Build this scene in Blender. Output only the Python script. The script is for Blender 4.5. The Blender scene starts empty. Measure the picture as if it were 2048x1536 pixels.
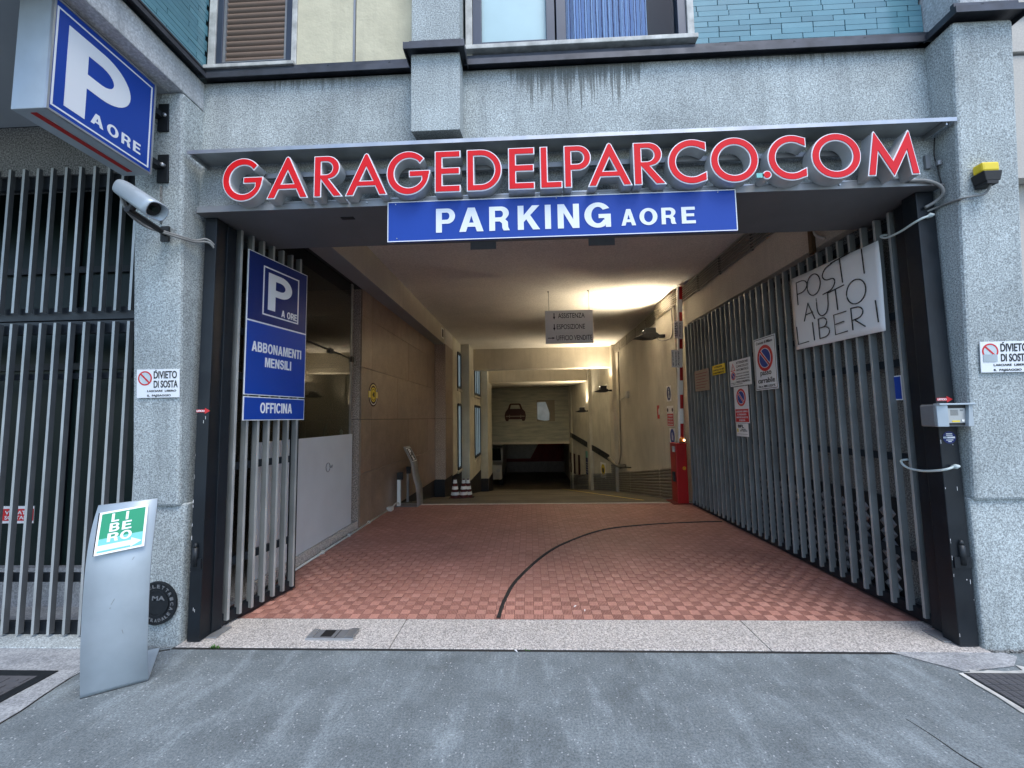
import bpy, bmesh, math, random
from mathutils import Vector, Matrix
random.seed(7)
S = bpy.context.scene
COL = S.collection
rad = math.radians

# ---------------------------------------------------------------- camera
cam_d = bpy.data.cameras.new("camera"); cam = bpy.data.objects.new("camera", cam_d); COL.objects.link(cam)
cam_d.sensor_fit = 'HORIZONTAL'; cam_d.sensor_width = 36.0
cam_d.lens = 834.0 / 2048 * 36.0
cam_d.clip_start = 0.02; cam_d.clip_end = 500
p_, y_, r_ = rad(4.652), rad(2.347), rad(-0.917)
fwd = Vector((-math.sin(y_)*math.cos(p_), math.cos(y_)*math.cos(p_), math.sin(p_)))
rt = Vector((math.cos(y_), math.sin(y_), 0)); up = rt.cross(fwd)
rt2 = rt*math.cos(r_) + up*math.sin(r_); up2 = -rt*math.sin(r_) + up*math.cos(r_)
M = Matrix((rt2, up2, -fwd)).transposed().to_4x4(); M.translation = (0, 0, 1.55)
cam.matrix_world = M
S.camera = cam

# ---------------------------------------------------------------- light
w = bpy.data.worlds.new("World"); S.world = w; w.use_nodes = True
nt = w.node_tree; nt.nodes.clear()
wo = nt.nodes.new('ShaderNodeOutputWorld'); wb = nt.nodes.new('ShaderNodeBackground')
sk = nt.nodes.new('ShaderNodeTexSky'); sk.sky_type = 'NISHITA'; sk.sun_disc = False
SUN_EL, SUN_AZ = 62.0, 150.0            # azimuth measured from +Y clockwise
sk.sun_elevation = rad(SUN_EL); sk.sun_rotation = rad(SUN_AZ)
sk.air_density = 1.0; sk.dust_density = 1.0; sk.ozone_density = 1.7
wb.inputs[1].default_value = 0.15
nt.links.new(sk.outputs[0], wb.inputs[0]); nt.links.new(wb.outputs[0], wo.inputs[0])
sun_d = bpy.data.lights.new("sun", 'SUN'); sun_d.energy = 1.0; sun_d.angle = rad(28); sun_d.color = (1, .97, .92)
sun = bpy.data.objects.new("sun", sun_d); COL.objects.link(sun)
sdir = Vector((math.sin(rad(SUN_AZ))*math.cos(rad(SUN_EL)), math.cos(rad(SUN_AZ))*math.cos(rad(SUN_EL)), math.sin(rad(SUN_EL))))
sun.rotation_euler = sdir.to_track_quat('Z', 'Y').to_euler(); sun.location = (0, -6, 12)
S.view_settings.view_transform = 'Standard'; S.view_settings.look = 'None'
S.view_settings.exposure = 1.22; S.view_settings.gamma = 1.0
S.view_settings.use_curve_mapping = False
S.cycles.max_bounces = 8; S.cycles.diffuse_bounces = 6; S.cycles.glossy_bounces = 4
S.cycles.caustics_reflective = False; S.cycles.caustics_refractive = False
S.cycles.use_denoising = True
S.cycles.sample_clamp_indirect = 6

# ---------------------------------------------------------------- materials
def srgb(r, g, b):
    f = lambda c: (c/255/12.92) if c/255 <= .04045 else ((c/255+.055)/1.055)**2.4
    return (f(r), f(g), f(b), 1)
def mat(name, col, rough=.6, metal=0, var=0.0, vscale=3.0, speck=0.0, sscale=90, bump=0.0, bscale=200, emit=None, es=0, spec=.5,
        c2=None, stretch=None, dirt=0.0, alpha=1, trans=0, wear=None, rnd=0):
    m = bpy.data.materials.new(name); m.use_nodes = True
    n = m.node_tree; b = n.nodes['Principled BSDF']
    if len(col) == 3: col = (*col, 1)
    b.inputs['Roughness'].default_value = rough; b.inputs['Metallic'].default_value = metal
    b.inputs['Specular IOR Level'].default_value = spec
    b.inputs['Base Color'].default_value = col
    if trans: b.inputs['Transmission Weight'].default_value = trans
    if emit: b.inputs['Emission Color'].default_value = (*emit[:3], 1); b.inputs['Emission Strength'].default_value = es
    N, L = n.nodes.new, n.links.new
    tc = N('ShaderNodeNewGeometry'); src = tc.outputs['Position']
    if stretch:
        mp = N('ShaderNodeMapping'); mp.inputs['Scale'].default_value = stretch; L(src, mp.inputs[0]); vsrc = mp.outputs[0]
    else: vsrc = src
    cur = None
    def mix(mode, fac, a, c):
        x = N('ShaderNodeMix'); x.data_type = 'RGBA'; x.blend_type = mode
        if isinstance(fac, float): x.inputs[0].default_value = fac
        else: L(fac, x.inputs[0])
        for i, v in ((6, a), (7, c)):
            if isinstance(v, tuple): x.inputs[i].default_value = v
            else: L(v, x.inputs[i])
        return x.outputs[2]
    def ramp(s, stops):
        r = N('ShaderNodeValToRGB'); e = r.color_ramp.elements
        e[0].position, e[0].color = stops[0][0], (*[stops[0][1]]*3, 1)
        e[1].position, e[1].color = stops[-1][0], (*[stops[-1][1]]*3, 1)
        for p, v in stops[1:-1]:
            q = e.new(p); q.color = (v, v, v, 1)
        L(s, r.inputs[0]); return r.outputs[0]
    def noise(scale, det=4, s=None, rg=.55):
        t = N('ShaderNodeTexNoise'); t.inputs['Scale'].default_value = scale; t.inputs['Detail'].default_value = det
        t.inputs['Roughness'].default_value = rg
        L(s or src, t.inputs[0]); return t.outputs[0]
    cur = col
    if var or c2:
        f = ramp(noise(vscale, 6, vsrc), [(.32, 0), (.68, 1)])
        dark = c2 if c2 else tuple(c*(1-var) for c in col[:3]) + (1,)
        cur = mix('MIX', f, col, dark)
    if speck:
        f = ramp(noise(sscale, 2, None, .8), [(.38, 1-speck), (.5, 1), (.64, 1+speck*1.3)])
        cur = mix('MULTIPLY', 1.0, cur, f)
    if dirt:
        mp = N('ShaderNodeMapping'); mp.inputs['Scale'].default_value = (5, 5, .5); L(src, mp.inputs[0])
        f = ramp(noise(1.6, 6, mp.outputs[0]), [(.5, 0), (.75, dirt)])
        cur = mix('MIX', f, cur, tuple(c*.38 for c in col[:3]) + (1,))
    if rnd:
        oi = N('ShaderNodeObjectInfo'); mr = N('ShaderNodeMapRange'); mr.inputs[3].default_value = 1-rnd; mr.inputs[4].default_value = 1+rnd; L(oi.outputs['Random'], mr.inputs[0])
        cur = mix('MULTIPLY', 1.0, cur, mr.outputs[0])
    if not isinstance(cur, tuple): L(cur, b.inputs['Base Color'])
    if wear:
        f = ramp(noise(9, 5), [(.3, rough-wear), (.7, rough+wear)]); L(f, b.inputs['Roughness'])
    if bump:
        bp = N('ShaderNodeBump'); bp.inputs['Strength'].default_value = bump; bp.inputs['Distance'].default_value = .004
        L(noise(bscale, 3), bp.inputs['Height']); L(bp.outputs[0], b.inputs['Normal'])
    return m
MT = {}
def m_(k): return MT[k]
MT['concrete'] = mat('washed_concrete', (.43, .47, .465), .9, var=.3, vscale=1.9, speck=.42, sscale=105, bump=.7, bscale=100, dirt=.45)
MT['concrete_top'] = mat('weathered_concrete', (.56, .57, .57), .9, var=.3, vscale=2.5, speck=.2, sscale=60, bump=.5, bscale=60, dirt=.45)
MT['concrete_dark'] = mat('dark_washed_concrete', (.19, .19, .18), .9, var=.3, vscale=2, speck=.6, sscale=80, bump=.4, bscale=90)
MT['asphalt'] = None
MT['granite_sill'] = mat('pink_granite', (.46, .43, .40), .6, var=.12, vscale=3, speck=.5, sscale=95, bump=.15)
MT['granite'] = mat('brown_polished_granite', (.30, .215, .16), .28, rnd=.1, var=.25, vscale=5, speck=.25, sscale=110)
MT['granite2'] = mat('lighter_brown_granite', (.34, .25, .19), .28, rnd=.1, var=.25, vscale=5, speck=.25, sscale=110)
MT['granite_face'] = mat('speckled_brown_granite', (.40, .325, .27), .35, var=.2, vscale=1.5, speck=.8, sscale=80)  # base brightened to carry daylight on the pier's front face
MT['stucco'] = mat('beige_stucco', (.66, .61, .51), .95, var=.2, vscale=1.2, speck=.12, sscale=60, bump=.5, bscale=70, dirt=.2)
MT['ceiling'] = mat('ceiling_stucco', (.74, .71, .66), .95, var=.16, vscale=.9, speck=.12, sscale=50, bump=.5, bscale=60)
MT['cream'] = mat('cream_plaster', (.66, .63, .53), .9, var=.2, vscale=2, dirt=.3, bump=.2)
MT['grey_underside'] = mat('grey_underside', (.35, .37, .39), .8, var=.15, vscale=1)
MT['tile_a'] = mat('smooth_red_tile', (.48, .235, .182), .55, rnd=.07, var=.22, vscale=1.6, speck=.18, sscale=120)
MT['tile_b'] = mat('ribbed_red_tile', (.435, .207, .16), .6, rnd=.07, var=.22, vscale=1.6, speck=.2, sscale=120)
MT['tile_c'] = mat('pale_red_tile', (.50, .255, .20), .55, rnd=.07, var=.22, vscale=1.6, speck=.18, sscale=120)
MT['grout'] = mat('dark_grout', (.27, .13, .10), .9, var=.3)
MT['ramp'] = mat('oily_concrete', (.20, .175, .13), .75, var=.5, vscale=1.1, speck=.15, sscale=60, dirt=.3)
MT['black_paint'] = mat('black_plinth_paint', (.012, .012, .014), .6)
MT['navy_steel'] = mat('dark_blue_steel', (.008, .012, .017), .45, var=.35, vscale=4, wear=.1, spec=.4)
MT['slat'] = mat('grey_aluminium_slat', (.47, .49, .48), .42, .3, rnd=.1, dirt=.35, var=.3, vscale=3, wear=.1)  # lighter copy of the slat colour, light on the front edges put in
MT['slat_mid'] = mat('shaded_slat_flank', (.24, .255, .25), .5, .15, rnd=.12, dirt=.3, var=.3, vscale=3)  # darker copy for leaf slat flanks, their shade is in the colour
MT['slat_side'] = mat('shaded_grey_slat', (.13, .135, .14), .6, .1, var=.35, vscale=4)  # darkest copy for closed gate slat sides, shade painted in
MT['steel'] = mat('brushed_steel', (.50, .51, .52), .38, .75, var=.2, vscale=6, wear=.1)
MT['dull_steel'] = mat('dull_grey_steel', (.30, .31, .32), .5, .5, var=.25, vscale=4, wear=.1)
MT['letter_steel'] = mat('letter_steel', (.58, .60, .61), .4, .3, var=.2, vscale=6)
MT['cone_red'] = mat('unlit_cone_red', (.09, .008, .006), .6)  # red darkened so the unlit look is in the colour
MT['faded_blue'] = mat('faded_blue_print', (.42, .55, .60), .5, c2=(.62, .66, .66, 1), vscale=20)
MT['soffit'] = mat('grey_soffit_sheet', (.16, .165, .17), .5, .2, var=.15)
MT['flash'] = mat('dark_flashing', (.075, .08, .095), .5, .4, var=.45, vscale=7, wear=.1)
MT['white'] = mat('white_enamel', (.86, .86, .83), .4, var=.05)
MT['white_dirty'] = mat('peeling_white_paint', (.68, .68, .64), .7, var=.5, vscale=9, dirt=.6)
MT['red_acrylic'] = mat('red_acrylic', (.72, .010, .012), .3, var=.08, vscale=9, spec=.25)
MT['blue_sign'] = mat('blue_sign_face', (.010, .055, .34), .35, spec=.3, var=.06, vscale=2)
MT['navy_sign'] = mat('navy_sign_face', (.006, .022, .14), .3, spec=.35, var=.05)
MT['sign_white'] = mat('white_vinyl', (.80, .82, .84), .35)
MT['black'] = mat('black_print', (.012, .012, .012), .55)
MT['red'] = mat('red_paint', (.42, .012, .012), .35, var=.1)
MT['sign_red'] = mat('red_print', (.6, .02, .025), .4)
MT['sign_blue'] = mat('blue_print', (.012, .05, .32), .4)
MT['green'] = mat('green_print', (.01, .27, .13), .5, var=.1)
MT['teal'] = mat('faded_teal_print', (.17, .52, .48), .5)
MT['paper'] = mat('white_paper', (.88, .87, .86), .8, var=.06, vscale=4)
MT['yellow'] = mat('yellow_print', (.8, .6, .02), .45)
MT['amber'] = mat('amber_lens', (.7, .22, .02), .25)
MT['teal_tile'] = mat('teal_glazed_tile', (.13, .29, .34), .16, rnd=.06, var=.12, vscale=5)
MT['teal_tile2'] = mat('dark_teal_tile', (.115, .26, .31), .18, rnd=.06, var=.12, vscale=5)
MT['teal_tile3'] = mat('pale_teal_tile', (.155, .32, .37), .16, rnd=.06, var=.12, vscale=5)
MT['teal_mortar'] = mat('tile_joint', (.02, .04, .045), .9)
MT['cream_render'] = mat('yellow_roughcast', (.66, .61, .44), .95, var=.16, vscale=5, bump=.9, bscale=30, dirt=.25)
MT['shutter'] = mat('brown_roller_shutter', (.19, .13, .095), .55, var=.15)
MT['window_frame'] = mat('blue_grey_window_frame', (.045, .06, .09), .4, .2, var=.2)
MT['frost'] = mat('frosted_pane', (.45, .62, .64), .25, var=.12, vscale=2)
MT['curtain'] = mat('blue_white_curtain', (.50, .56, .76), .85, var=.15, vscale=9)
MT['dark_in'] = mat('dark_interior', (.02, .02, .022), .8)
MT['dark_green'] = mat('dark_green_glass', (.008, .018, .016), .3, spec=.25)
MT['board'] = mat('frosted_film', (.62, .65, .67), .5, var=.1, vscale=2)
MT['silver'] = mat('silver_lacquer', (.43, .49, .53), .42, .25, var=.14, vscale=5, wear=.1)
MT['cable'] = mat('grey_cable', (.22, .22, .21), .55)
MT['conduit'] = mat('grey_brown_conduit', (.27, .24, .19), .6, var=.2)
MT['pvc'] = mat('off_white_conduit', (.55, .54, .5), .5)
MT['strap'] = mat('pale_strap', (.55, .62, .60), .5)
MT['iron'] = mat('cast_iron', (.035, .04, .045), .45, .6, var=.3, vscale=9, wear=.1)
MT['manhole'] = mat('manhole_steel', (.14, .14, .15), .6, .3, var=.35, vscale=5)
MT['cement'] = mat('pale_cement', (.50, .52, .50), .9, var=.45, vscale=5, speck=.2, sscale=60)
MT['slab'] = mat('worn_paving_slab', (.24, .25, .26), .8, c2=(.37, .38, .385, 1), vscale=4, speck=.25, sscale=70, stretch=(1, 2.4, 1))
MT['redwall'] = mat('red_garage_wall', (.20, .008, .006), .7, var=.3)
MT['maroon'] = mat('maroon_paint', (.04, .005, .006), .6)
MT['mural'] = mat('marbled_board', (.52, .51, .42), .8, c2=(.30, .32, .28, 1), vscale=2.2, stretch=(.6, 1, 4))
MT['car'] = mat('white_car_paint', (.6, .6, .58), .25)
MT['grass'] = mat('weed_leaf', (.06, .16, .03), .7)
MT['bright'] = mat('lit_lamp_lens', (1, .8, .5), .4, emit=(1, .78, .48), es=9)
MT['daywin'] = mat('window_daylight_glow', (.2, .26, .3), .3, emit=(.40, .60, .75), es=.09)  # weak emission stands in for daylight behind the panes
MT['rubber'] = mat('black_rubber', (.018, .018, .018), .7)
MT['brown_pipe'] = mat('brown_pipe', (.10, .055, .02), .6)
MT['neigh'] = mat('beige_neighbour_render', (.52, .49, .44), .9, var=.08, speck=.06)
MT['fadedsign'] = mat('faded_pink_board', (.24, .19, .16), .7)
MT['ribline'] = mat('tile_groove', (.19, .085, .068), .85)

def glass(name, tint, mixf, rough=.03):
    m = bpy.data.materials.new(name); m.use_nodes = True; n = m.node_tree; n.nodes.clear()
    o = n.nodes.new('ShaderNodeOutputMaterial'); t = n.nodes.new('ShaderNodeBsdfTransparent'); g = n.nodes.new('ShaderNodeBsdfGlossy')
    fr = n.nodes.new('ShaderNodeFresnel'); fr.inputs[0].default_value = mixf; mx = n.nodes.new('ShaderNodeMixShader')
    t.inputs[0].default_value = (*tint, 1); g.inputs['Roughness'].default_value = rough
    gm = n.nodes.new('ShaderNodeNewGeometry'); mu = n.nodes.new('ShaderNodeMath'); mu.operation = 'MULTIPLY_ADD'; mu.inputs[1].default_value = -1; mu.inputs[2].default_value = 1; n.links.new(gm.outputs['Backfacing'], mu.inputs[0]); m2 = n.nodes.new('ShaderNodeMath'); m2.operation = 'MULTIPLY'; n.links.new(fr.outputs[0], m2.inputs[0]); n.links.new(mu.outputs[0], m2.inputs[1])
    n.links.new(m2.outputs[0], mx.inputs[0]); n.links.new(t.outputs[0], mx.inputs[1]); n.links.new(g.outputs[0], mx.inputs[2]); n.links.new(mx.outputs[0], o.inputs[0])
    return m
MT['glass'] = glass('clear_glass', (.55, .56, .5), 1.5)
MT['winglass'] = glass('window_glass', (.8, .88, .92), 1.45)

# asphalt: worn patches, pale aggregate chips, cracks
def asphalt():
    m = bpy.data.materials.new('asphalt'); m.use_nodes = True; n = m.node_tree; b = n.nodes['Principled BSDF']; N, L = n.nodes.new, n.links.new
    tc = N('ShaderNodeTexCoord'); src = tc.outputs['Object']
    def noise(s, d=5, v=None, rg=.6):
        t = N('ShaderNodeTexNoise'); t.inputs['Scale'].default_value = s; t.inputs['Detail'].default_value = d; t.inputs['Roughness'].default_value = rg; L(v or src, t.inputs[0]); return t.outputs[0]
    def ramp(s, a, c, p, q):
        r = N('ShaderNodeValToRGB'); r.color_ramp.elements[0].position = a; r.color_ramp.elements[1].position = c
        r.color_ramp.elements[0].color = p; r.color_ramp.elements[1].color = q; L(s, r.inputs[0]); return r.outputs[0]
    def mix(f, a, c, mode='MIX'):
        x = N('ShaderNodeMix'); x.data_type = 'RGBA'; x.blend_type = mode
        if isinstance(f, float): x.inputs[0].default_value = f
        else: L(f, x.inputs[0])
        for i, v in ((6, a), (7, c)):
            if isinstance(v, tuple): x.inputs[i].default_value = v
            else: L(v, x.inputs[i])
        return x.outputs[2]
    base = ramp(noise(85, 4, None, .95), .34, .68, (.065, .082, .090, 1), (.26, .295, .305, 1))
    mp = N('ShaderNodeMapping'); mp.inputs['Rotation'].default_value = (0, 0, rad(18)); mp.inputs['Scale'].default_value = (3.4, 1.0, 1); L(src, mp.inputs[0])
    worn = ramp(noise(2.1, 10, mp.outputs[0], .7), .5, .72, (0, 0, 0, 1), (1, 1, 1, 1))
    dark = ramp(noise(2.6, 9, None, .68), .36, .60, (.74, .74, .74, 1), (1.12, 1.12, 1.12, 1))
    col = mix(worn, base, mix(1.0, base, (1.6, 1.6, 1.6, 1), 'MULTIPLY'))
    col = mix(1.0, col, dark, 'MULTIPLY')
    def chips(scale, thr, keep):
        v = N('ShaderNodeTexVoronoi'); v.inputs['Scale'].default_value = scale; L(src, v.inputs[0])
        sel = N('ShaderNodeSeparateColor'); L(v.outputs['Color'], sel.inputs[0])
        k = N('ShaderNodeMath'); k.operation = 'GREATER_THAN'; k.inputs[1].default_value = keep; L(sel.outputs[0], k.inputs[0])
        d = N('ShaderNodeMath'); d.operation = 'LESS_THAN'; d.inputs[1].default_value = thr; L(v.outputs['Distance'], d.inputs[0])
        mm = N('ShaderNodeMath'); mm.operation = 'MULTIPLY'; L(k.outputs[0], mm.inputs[0]); L(d.outputs[0], mm.inputs[1]); return mm.outputs[0]
    col = mix(chips(75, .33, .93), col, (.36, .38, .39, 1))
    col = mix(chips(30, .13, .982), col, (.5, .5, .49, 1))
    L(col, b.inputs['Base Color']); b.inputs['Roughness'].default_value = .85
    bp = N('ShaderNodeBump'); bp.inputs['Strength'].default_value = .6; bp.inputs['Distance'].default_value = .004; L(noise(110, 3), bp.inputs['Height']); L(bp.outputs[0], b.inputs['Normal'])
    return m
MT['asphalt'] = asphalt()

# lintel concrete with black rain streaks under the window (stains with a shape of their own)
def stained():
    m = MT['concrete'].copy(); m.name = 'rain_stained_concrete'; n = m.node_tree; N, L = n.nodes.new, n.links.new
    b = n.nodes['Principled BSDF']; old = b.inputs['Base Color'].links[0].from_socket
    tc = N('ShaderNodeTexCoord'); sp = N('ShaderNodeSeparateXYZ'); L(tc.outputs['Object'], sp.inputs[0])
    mp = N('ShaderNodeMapping'); mp.inputs['Scale'].default_value = (24, 1, .55); L(tc.outputs['Object'], mp.inputs[0])
    t = N('ShaderNodeTexNoise'); t.inputs['Scale'].default_value = 1.6; t.inputs['Detail'].default_value = 5; L(mp.outputs[0], t.inputs[0])
    zr = N('ShaderNodeMapRange'); zr.inputs[1].default_value = 3.78; zr.inputs[2].default_value = 4.2; L(sp.outputs[2], zr.inputs[0])
    def win(a, c, dd):
        p = N('ShaderNodeMapRange'); p.inputs[1].default_value = a; p.inputs[2].default_value = a+dd; L(sp.outputs[0], p.inputs[0])
        q = N('ShaderNodeMapRange'); q.inputs[1].default_value = c; q.inputs[2].default_value = c-dd; L(sp.outputs[0], q.inputs[0])
        k = N('ShaderNodeMath'); k.operation = 'MULTIPLY'; L(p.outputs[0], k.inputs[0]); L(q.outputs[0], k.inputs[1]); return k.outputs[0]
    def mth(op, a, c):
        k = N('ShaderNodeMath'); k.operation = op; k.use_clamp = True
        for i, v in ((0, a), (1, c)):
            if isinstance(v, float): k.inputs[i].default_value = v
            else: L(v, k.inputs[i])
        return k.outputs[0]
    def n1(k, det):
        m1 = N('ShaderNodeMapping'); m1.inputs['Scale'].default_value = (k, 0, 0); L(tc.outputs['Object'], m1.inputs[0])
        q = N('ShaderNodeTexNoise'); q.inputs['Scale'].default_value = 1; q.inputs['Detail'].default_value = det; q.inputs['Roughness'].default_value = .7; L(m1.outputs[0], q.inputs[0]); return q.outputs[0]
    ln = mth('MULTIPLY', mth('SUBTRACT', n1(26, 3), .37), 3.2)
    wnd = mth('ADD', win(-.15, .95, .15), mth('ADD', mth('MULTIPLY', win(-2.2, -1.1, .3), .4), mth('MULTIPLY', win(1.2, 2.9, .4), .3)))
    dep = N('ShaderNodeMapRange'); dep.inputs[1].default_value = 4.2; dep.inputs[2].default_value = 3.7; L(sp.outputs[2], dep.inputs[0])
    a = mth('MULTIPLY', mth('SUBTRACT', mth('MULTIPLY', ln, wnd), dep.outputs[0]), 5.0)
    a = mth('MULTIPLY', mth('MULTIPLY', a, mth('ADD', n1(90, 2), .25)), .95)
    x = N('ShaderNodeMix'); x.data_type = 'RGBA'; L(a, x.inputs[0]); L(old, x.inputs[6]); x.inputs[7].default_value = (.07, .075, .065, 1)
    # a grimy band just under the dark flashing, and another right above the canopy
    bz = N('ShaderNodeMapRange'); bz.inputs[1].default_value = 4.12; bz.inputs[2].default_value = 4.2; L(sp.outputs[2], bz.inputs[0])
    cz = N('ShaderNodeMapRange'); cz.inputs[1].default_value = 3.72; cz.inputs[2].default_value = 3.55; L(sp.outputs[2], cz.inputs[0])
    t2 = N('ShaderNodeTexNoise'); t2.inputs['Scale'].default_value = 2.6; t2.inputs['Detail'].default_value = 5; L(tc.outputs['Object'], t2.inputs[0])
    c = mth('MULTIPLY', mth('SUBTRACT', mth('ADD', mth('ADD', bz.outputs[0], mth('MULTIPLY', cz.outputs[0], .6)), t2.outputs[0]), .75), 1.1)
    y = N('ShaderNodeMix'); y.data_type = 'RGBA'; L(c, y.inputs[0]); L(x.outputs[2], y.inputs[6]); y.inputs[7].default_value = (.13, .13, .12, 1)
    L(y.outputs[2], b.inputs['Base Color'])
    return m
MT['stained'] = stained()

# ---------------------------------------------------------------- mesh helpers
def bm_box(bm, x0, x1, y0, y1, z0, z1):
    v = [bm.verts.new((x, y, z)) for z in (z0, z1) for x, y in ((x0, y0), (x1, y0), (x1, y1), (x0, y1))]
    for f in ((3, 2, 1, 0), (4, 5, 6, 7), (0, 1, 5, 4), (1, 2, 6, 5), (2, 3, 7, 6), (3, 0, 4, 7)): bm.faces.new([v[i] for i in f])
    return v
def bm_hex(bm, b, t):      # bottom 4 points, top 4 points (counter-clockwise from above)
    v = [bm.verts.new(p) for p in list(b)+list(t)]
    for f in ((3, 2, 1, 0), (4, 5, 6, 7), (0, 1, 5, 4), (1, 2, 6, 5), (2, 3, 7, 6), (3, 0, 4, 7)): bm.faces.new([v[i] for i in f])
def bm_prism(bm, pts, O, U, V, N, d):      # polygon pts (u,v) extruded along N by d, front face at O+N*d
    O, U, V, N = map(Vector, (O, U, V, N)); k = len(pts)
    a = [bm.verts.new(O+U*p[0]+V*p[1]) for p in pts]; c = [bm.verts.new(O+U*p[0]+V*p[1]+N*d) for p in pts]
    bm.faces.new(c); bm.faces.new(a[::-1])
    for i in range(k): bm.faces.new((a[i], a[(i+1) % k], c[(i+1) % k], c[i]))
def bm_tube(bm, pts, r, seg=8, cap=True):
    pts = [Vector(p) for p in pts]; rings = []
    for i, p in enumerate(pts):
        t = (pts[min(i+1, len(pts)-1)]-pts[max(i-1, 0)]).normalized()
        q = t.to_track_quat('Z', 'Y'); rr = r[i] if isinstance(r, (list, tuple)) else r
        rings.append([bm.verts.new(p+q @ Vector((math.cos(a)*rr, math.sin(a)*rr, 0))) for a in [2*math.pi*j/seg for j in range(seg)]])
    for a, c in zip(rings, rings[1:]):
        for j in range(seg): bm.faces.new((a[j], a[(j+1) % seg], c[(j+1) % seg], c[j]))
    if cap: bm.faces.new(rings[0][::-1]); bm.faces.new(rings[-1])
def smooth_path(pts, n=8):
    P = [Vector(p) for p in pts]; out = []
    for i in range(len(P)-1):
        p0, p1, p2, p3 = P[max(i-1, 0)], P[i], P[i+1], P[min(i+2, len(P)-1)]
        for k in range(n):
            t = k/n; out.append(.5*((2*p1)+(p2-p0)*t+(2*p0-5*p1+4*p2-p3)*t*t+(3*p1-p0-3*p2+p3)*t**3))
    out.append(P[-1]); return out
def obj(name, bm, m, parent=None, bevel=0, smooth=False):
    bmesh.ops.recalc_face_normals(bm, faces=bm.faces)
    me = bpy.data.meshes.new(name); bm.to_mesh(me); bm.free()
    me.materials.append(MT[m] if isinstance(m, str) else m)
    if smooth:
        for f in me.polygons: f.use_smooth = True
    o = bpy.data.objects.new(name, me); COL.objects.link(o)
    if parent: o.parent = parent; o.matrix_parent_inverse = parent.matrix_world.inverted()
    if bevel:
        md = o.modifiers.new('bevel', 'BEVEL'); md.width = bevel; md.segments = 2; md.limit_method = 'ANGLE'
    return o
def box(name, x0, x1, y0, y1, z0, z1, m, parent=None, bevel=0):
    bm = bmesh.new(); bm_box(bm, x0, x1, y0, y1, z0, z1); return obj(name, bm, m, parent, bevel)
def tube(name, pts, r, m, parent=None, seg=8):
    bm = bmesh.new(); bm_tube(bm, pts, r, seg); return obj(name, bm, m, parent, smooth=True)
def tag(o, label, cat, group=None):
    o['label'] = label; o['category'] = cat
    if group: o['group'] = group
    return o
def thing(name, label, cat, loc=(0, 0, 0), group=None):
    o = bpy.data.objects.new(name, None); COL.objects.link(o); o.location = loc; o.empty_display_size = .1
    bpy.context.view_layer.update()
    return tag(o, label, cat, group)
def struct(o): o['kind'] = 'structure'; return o
def lab(o, l): o['label'] = l; return o

# flat lettering -------------------------------------------------
_tc = {}
def text_shape(s, bold):
    k = (s, bold)
    if k in _tc: return _tc[k]
    cu = bpy.data.curves.new('t', 'FONT'); cu.body = s; cu.size = 1; cu.offset = bold; cu.resolution_u = 4
    o = bpy.data.objects.new('t', cu); COL.objects.link(o); dg = bpy.context.evaluated_depsgraph_get(); dg.update()
    me = o.evaluated_get(dg).to_mesh()
    V = [(v.co.x, v.co.y) for v in me.vertices]; F = [tuple(p.vertices) for p in me.polygons]
    o.evaluated_get(dg).to_mesh_clear(); bpy.data.objects.remove(o); bpy.data.curves.remove(cu)
    x0 = min(v[0] for v in V); x1 = max(v[0] for v in V); y0 = min(v[1] for v in V); y1 = max(v[1] for v in V)
    _tc[k] = ([((x-x0)/(x1-x0), (y-y0)/(y1-y0)) for x, y in V], F); return _tc[k]
class Frame:
    def __init__(s, O, U, V):
        s.O, s.U, s.V = Vector(O), Vector(U).normalized(), Vector(V).normalized(); s.N = s.U.cross(s.V).normalized()
    def p(s, u, v, n=0): return s.O+s.U*u+s.V*v+s.N*n
def ftext(fr, s, u0, v0, wd, ht, m, parent, bold=.012, n=.004, name='lettering', t=.0015):
    V, F = text_shape(s, bold); bm = bmesh.new()
    a = [bm.verts.new(fr.p(u0+x*wd, v0+y*ht, n)) for x, y in V]
    for f in F:
        try: bm.faces.new([a[i] for i in f])
        except ValueError: pass
    r = bmesh.ops.extrude_face_region(bm, geom=bm.faces[:])
    for g in r['geom']:
        if isinstance(g, bmesh.types.BMVert): g.co += fr.N*t
    return obj(name, bm, m, parent)
def fpoly(fr, pts, m, parent, n0=.004, t=.0015, name='print', bevel=0):
    bm = bmesh.new(); bm_prism(bm, pts, fr.O+fr.N*n0, fr.U, fr.V, fr.N, t); return obj(name, bm, m, parent, bevel)
def frect(fr, u0, u1, v0, v1, m, parent, n0=.004, t=.0015, name='print', bevel=0):
    return fpoly(fr, [(u0, v0), (u1, v0), (u1, v1), (u0, v1)], m, parent, n0, t, name, bevel)
def fring(fr, cu, cv, ro, ri, m, parent, n0=.004, t=.0015, name='print', seg=40, asp=1):
    bm = bmesh.new(); A = [2*math.pi*i/seg for i in range(seg)]
    L = [[bm.verts.new(fr.p(cu+math.cos(a)*r*asp, cv+math.sin(a)*r, n)) for a in A] for r, n in ((ro, n0), (ro, n0+t), (ri, n0+t), (ri, n0))]
    for k in range(4):
        for i in range(seg):
            j = (i+1) % seg; bm.faces.new((L[k][i], L[k][j], L[(k+1) % 4][j], L[(k+1) % 4][i]))
    return obj(name, bm, m, parent)
def fdisc(fr, cu, cv, r, m, parent, n0=.004, t=.0015, name='print', seg=40, asp=1):
    return fpoly(fr, [(cu+math.cos(2*math.pi*i/seg)*r*asp, cv+math.sin(2*math.pi*i/seg)*r) for i in range(seg)], m, parent, n0, t, name)
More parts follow.
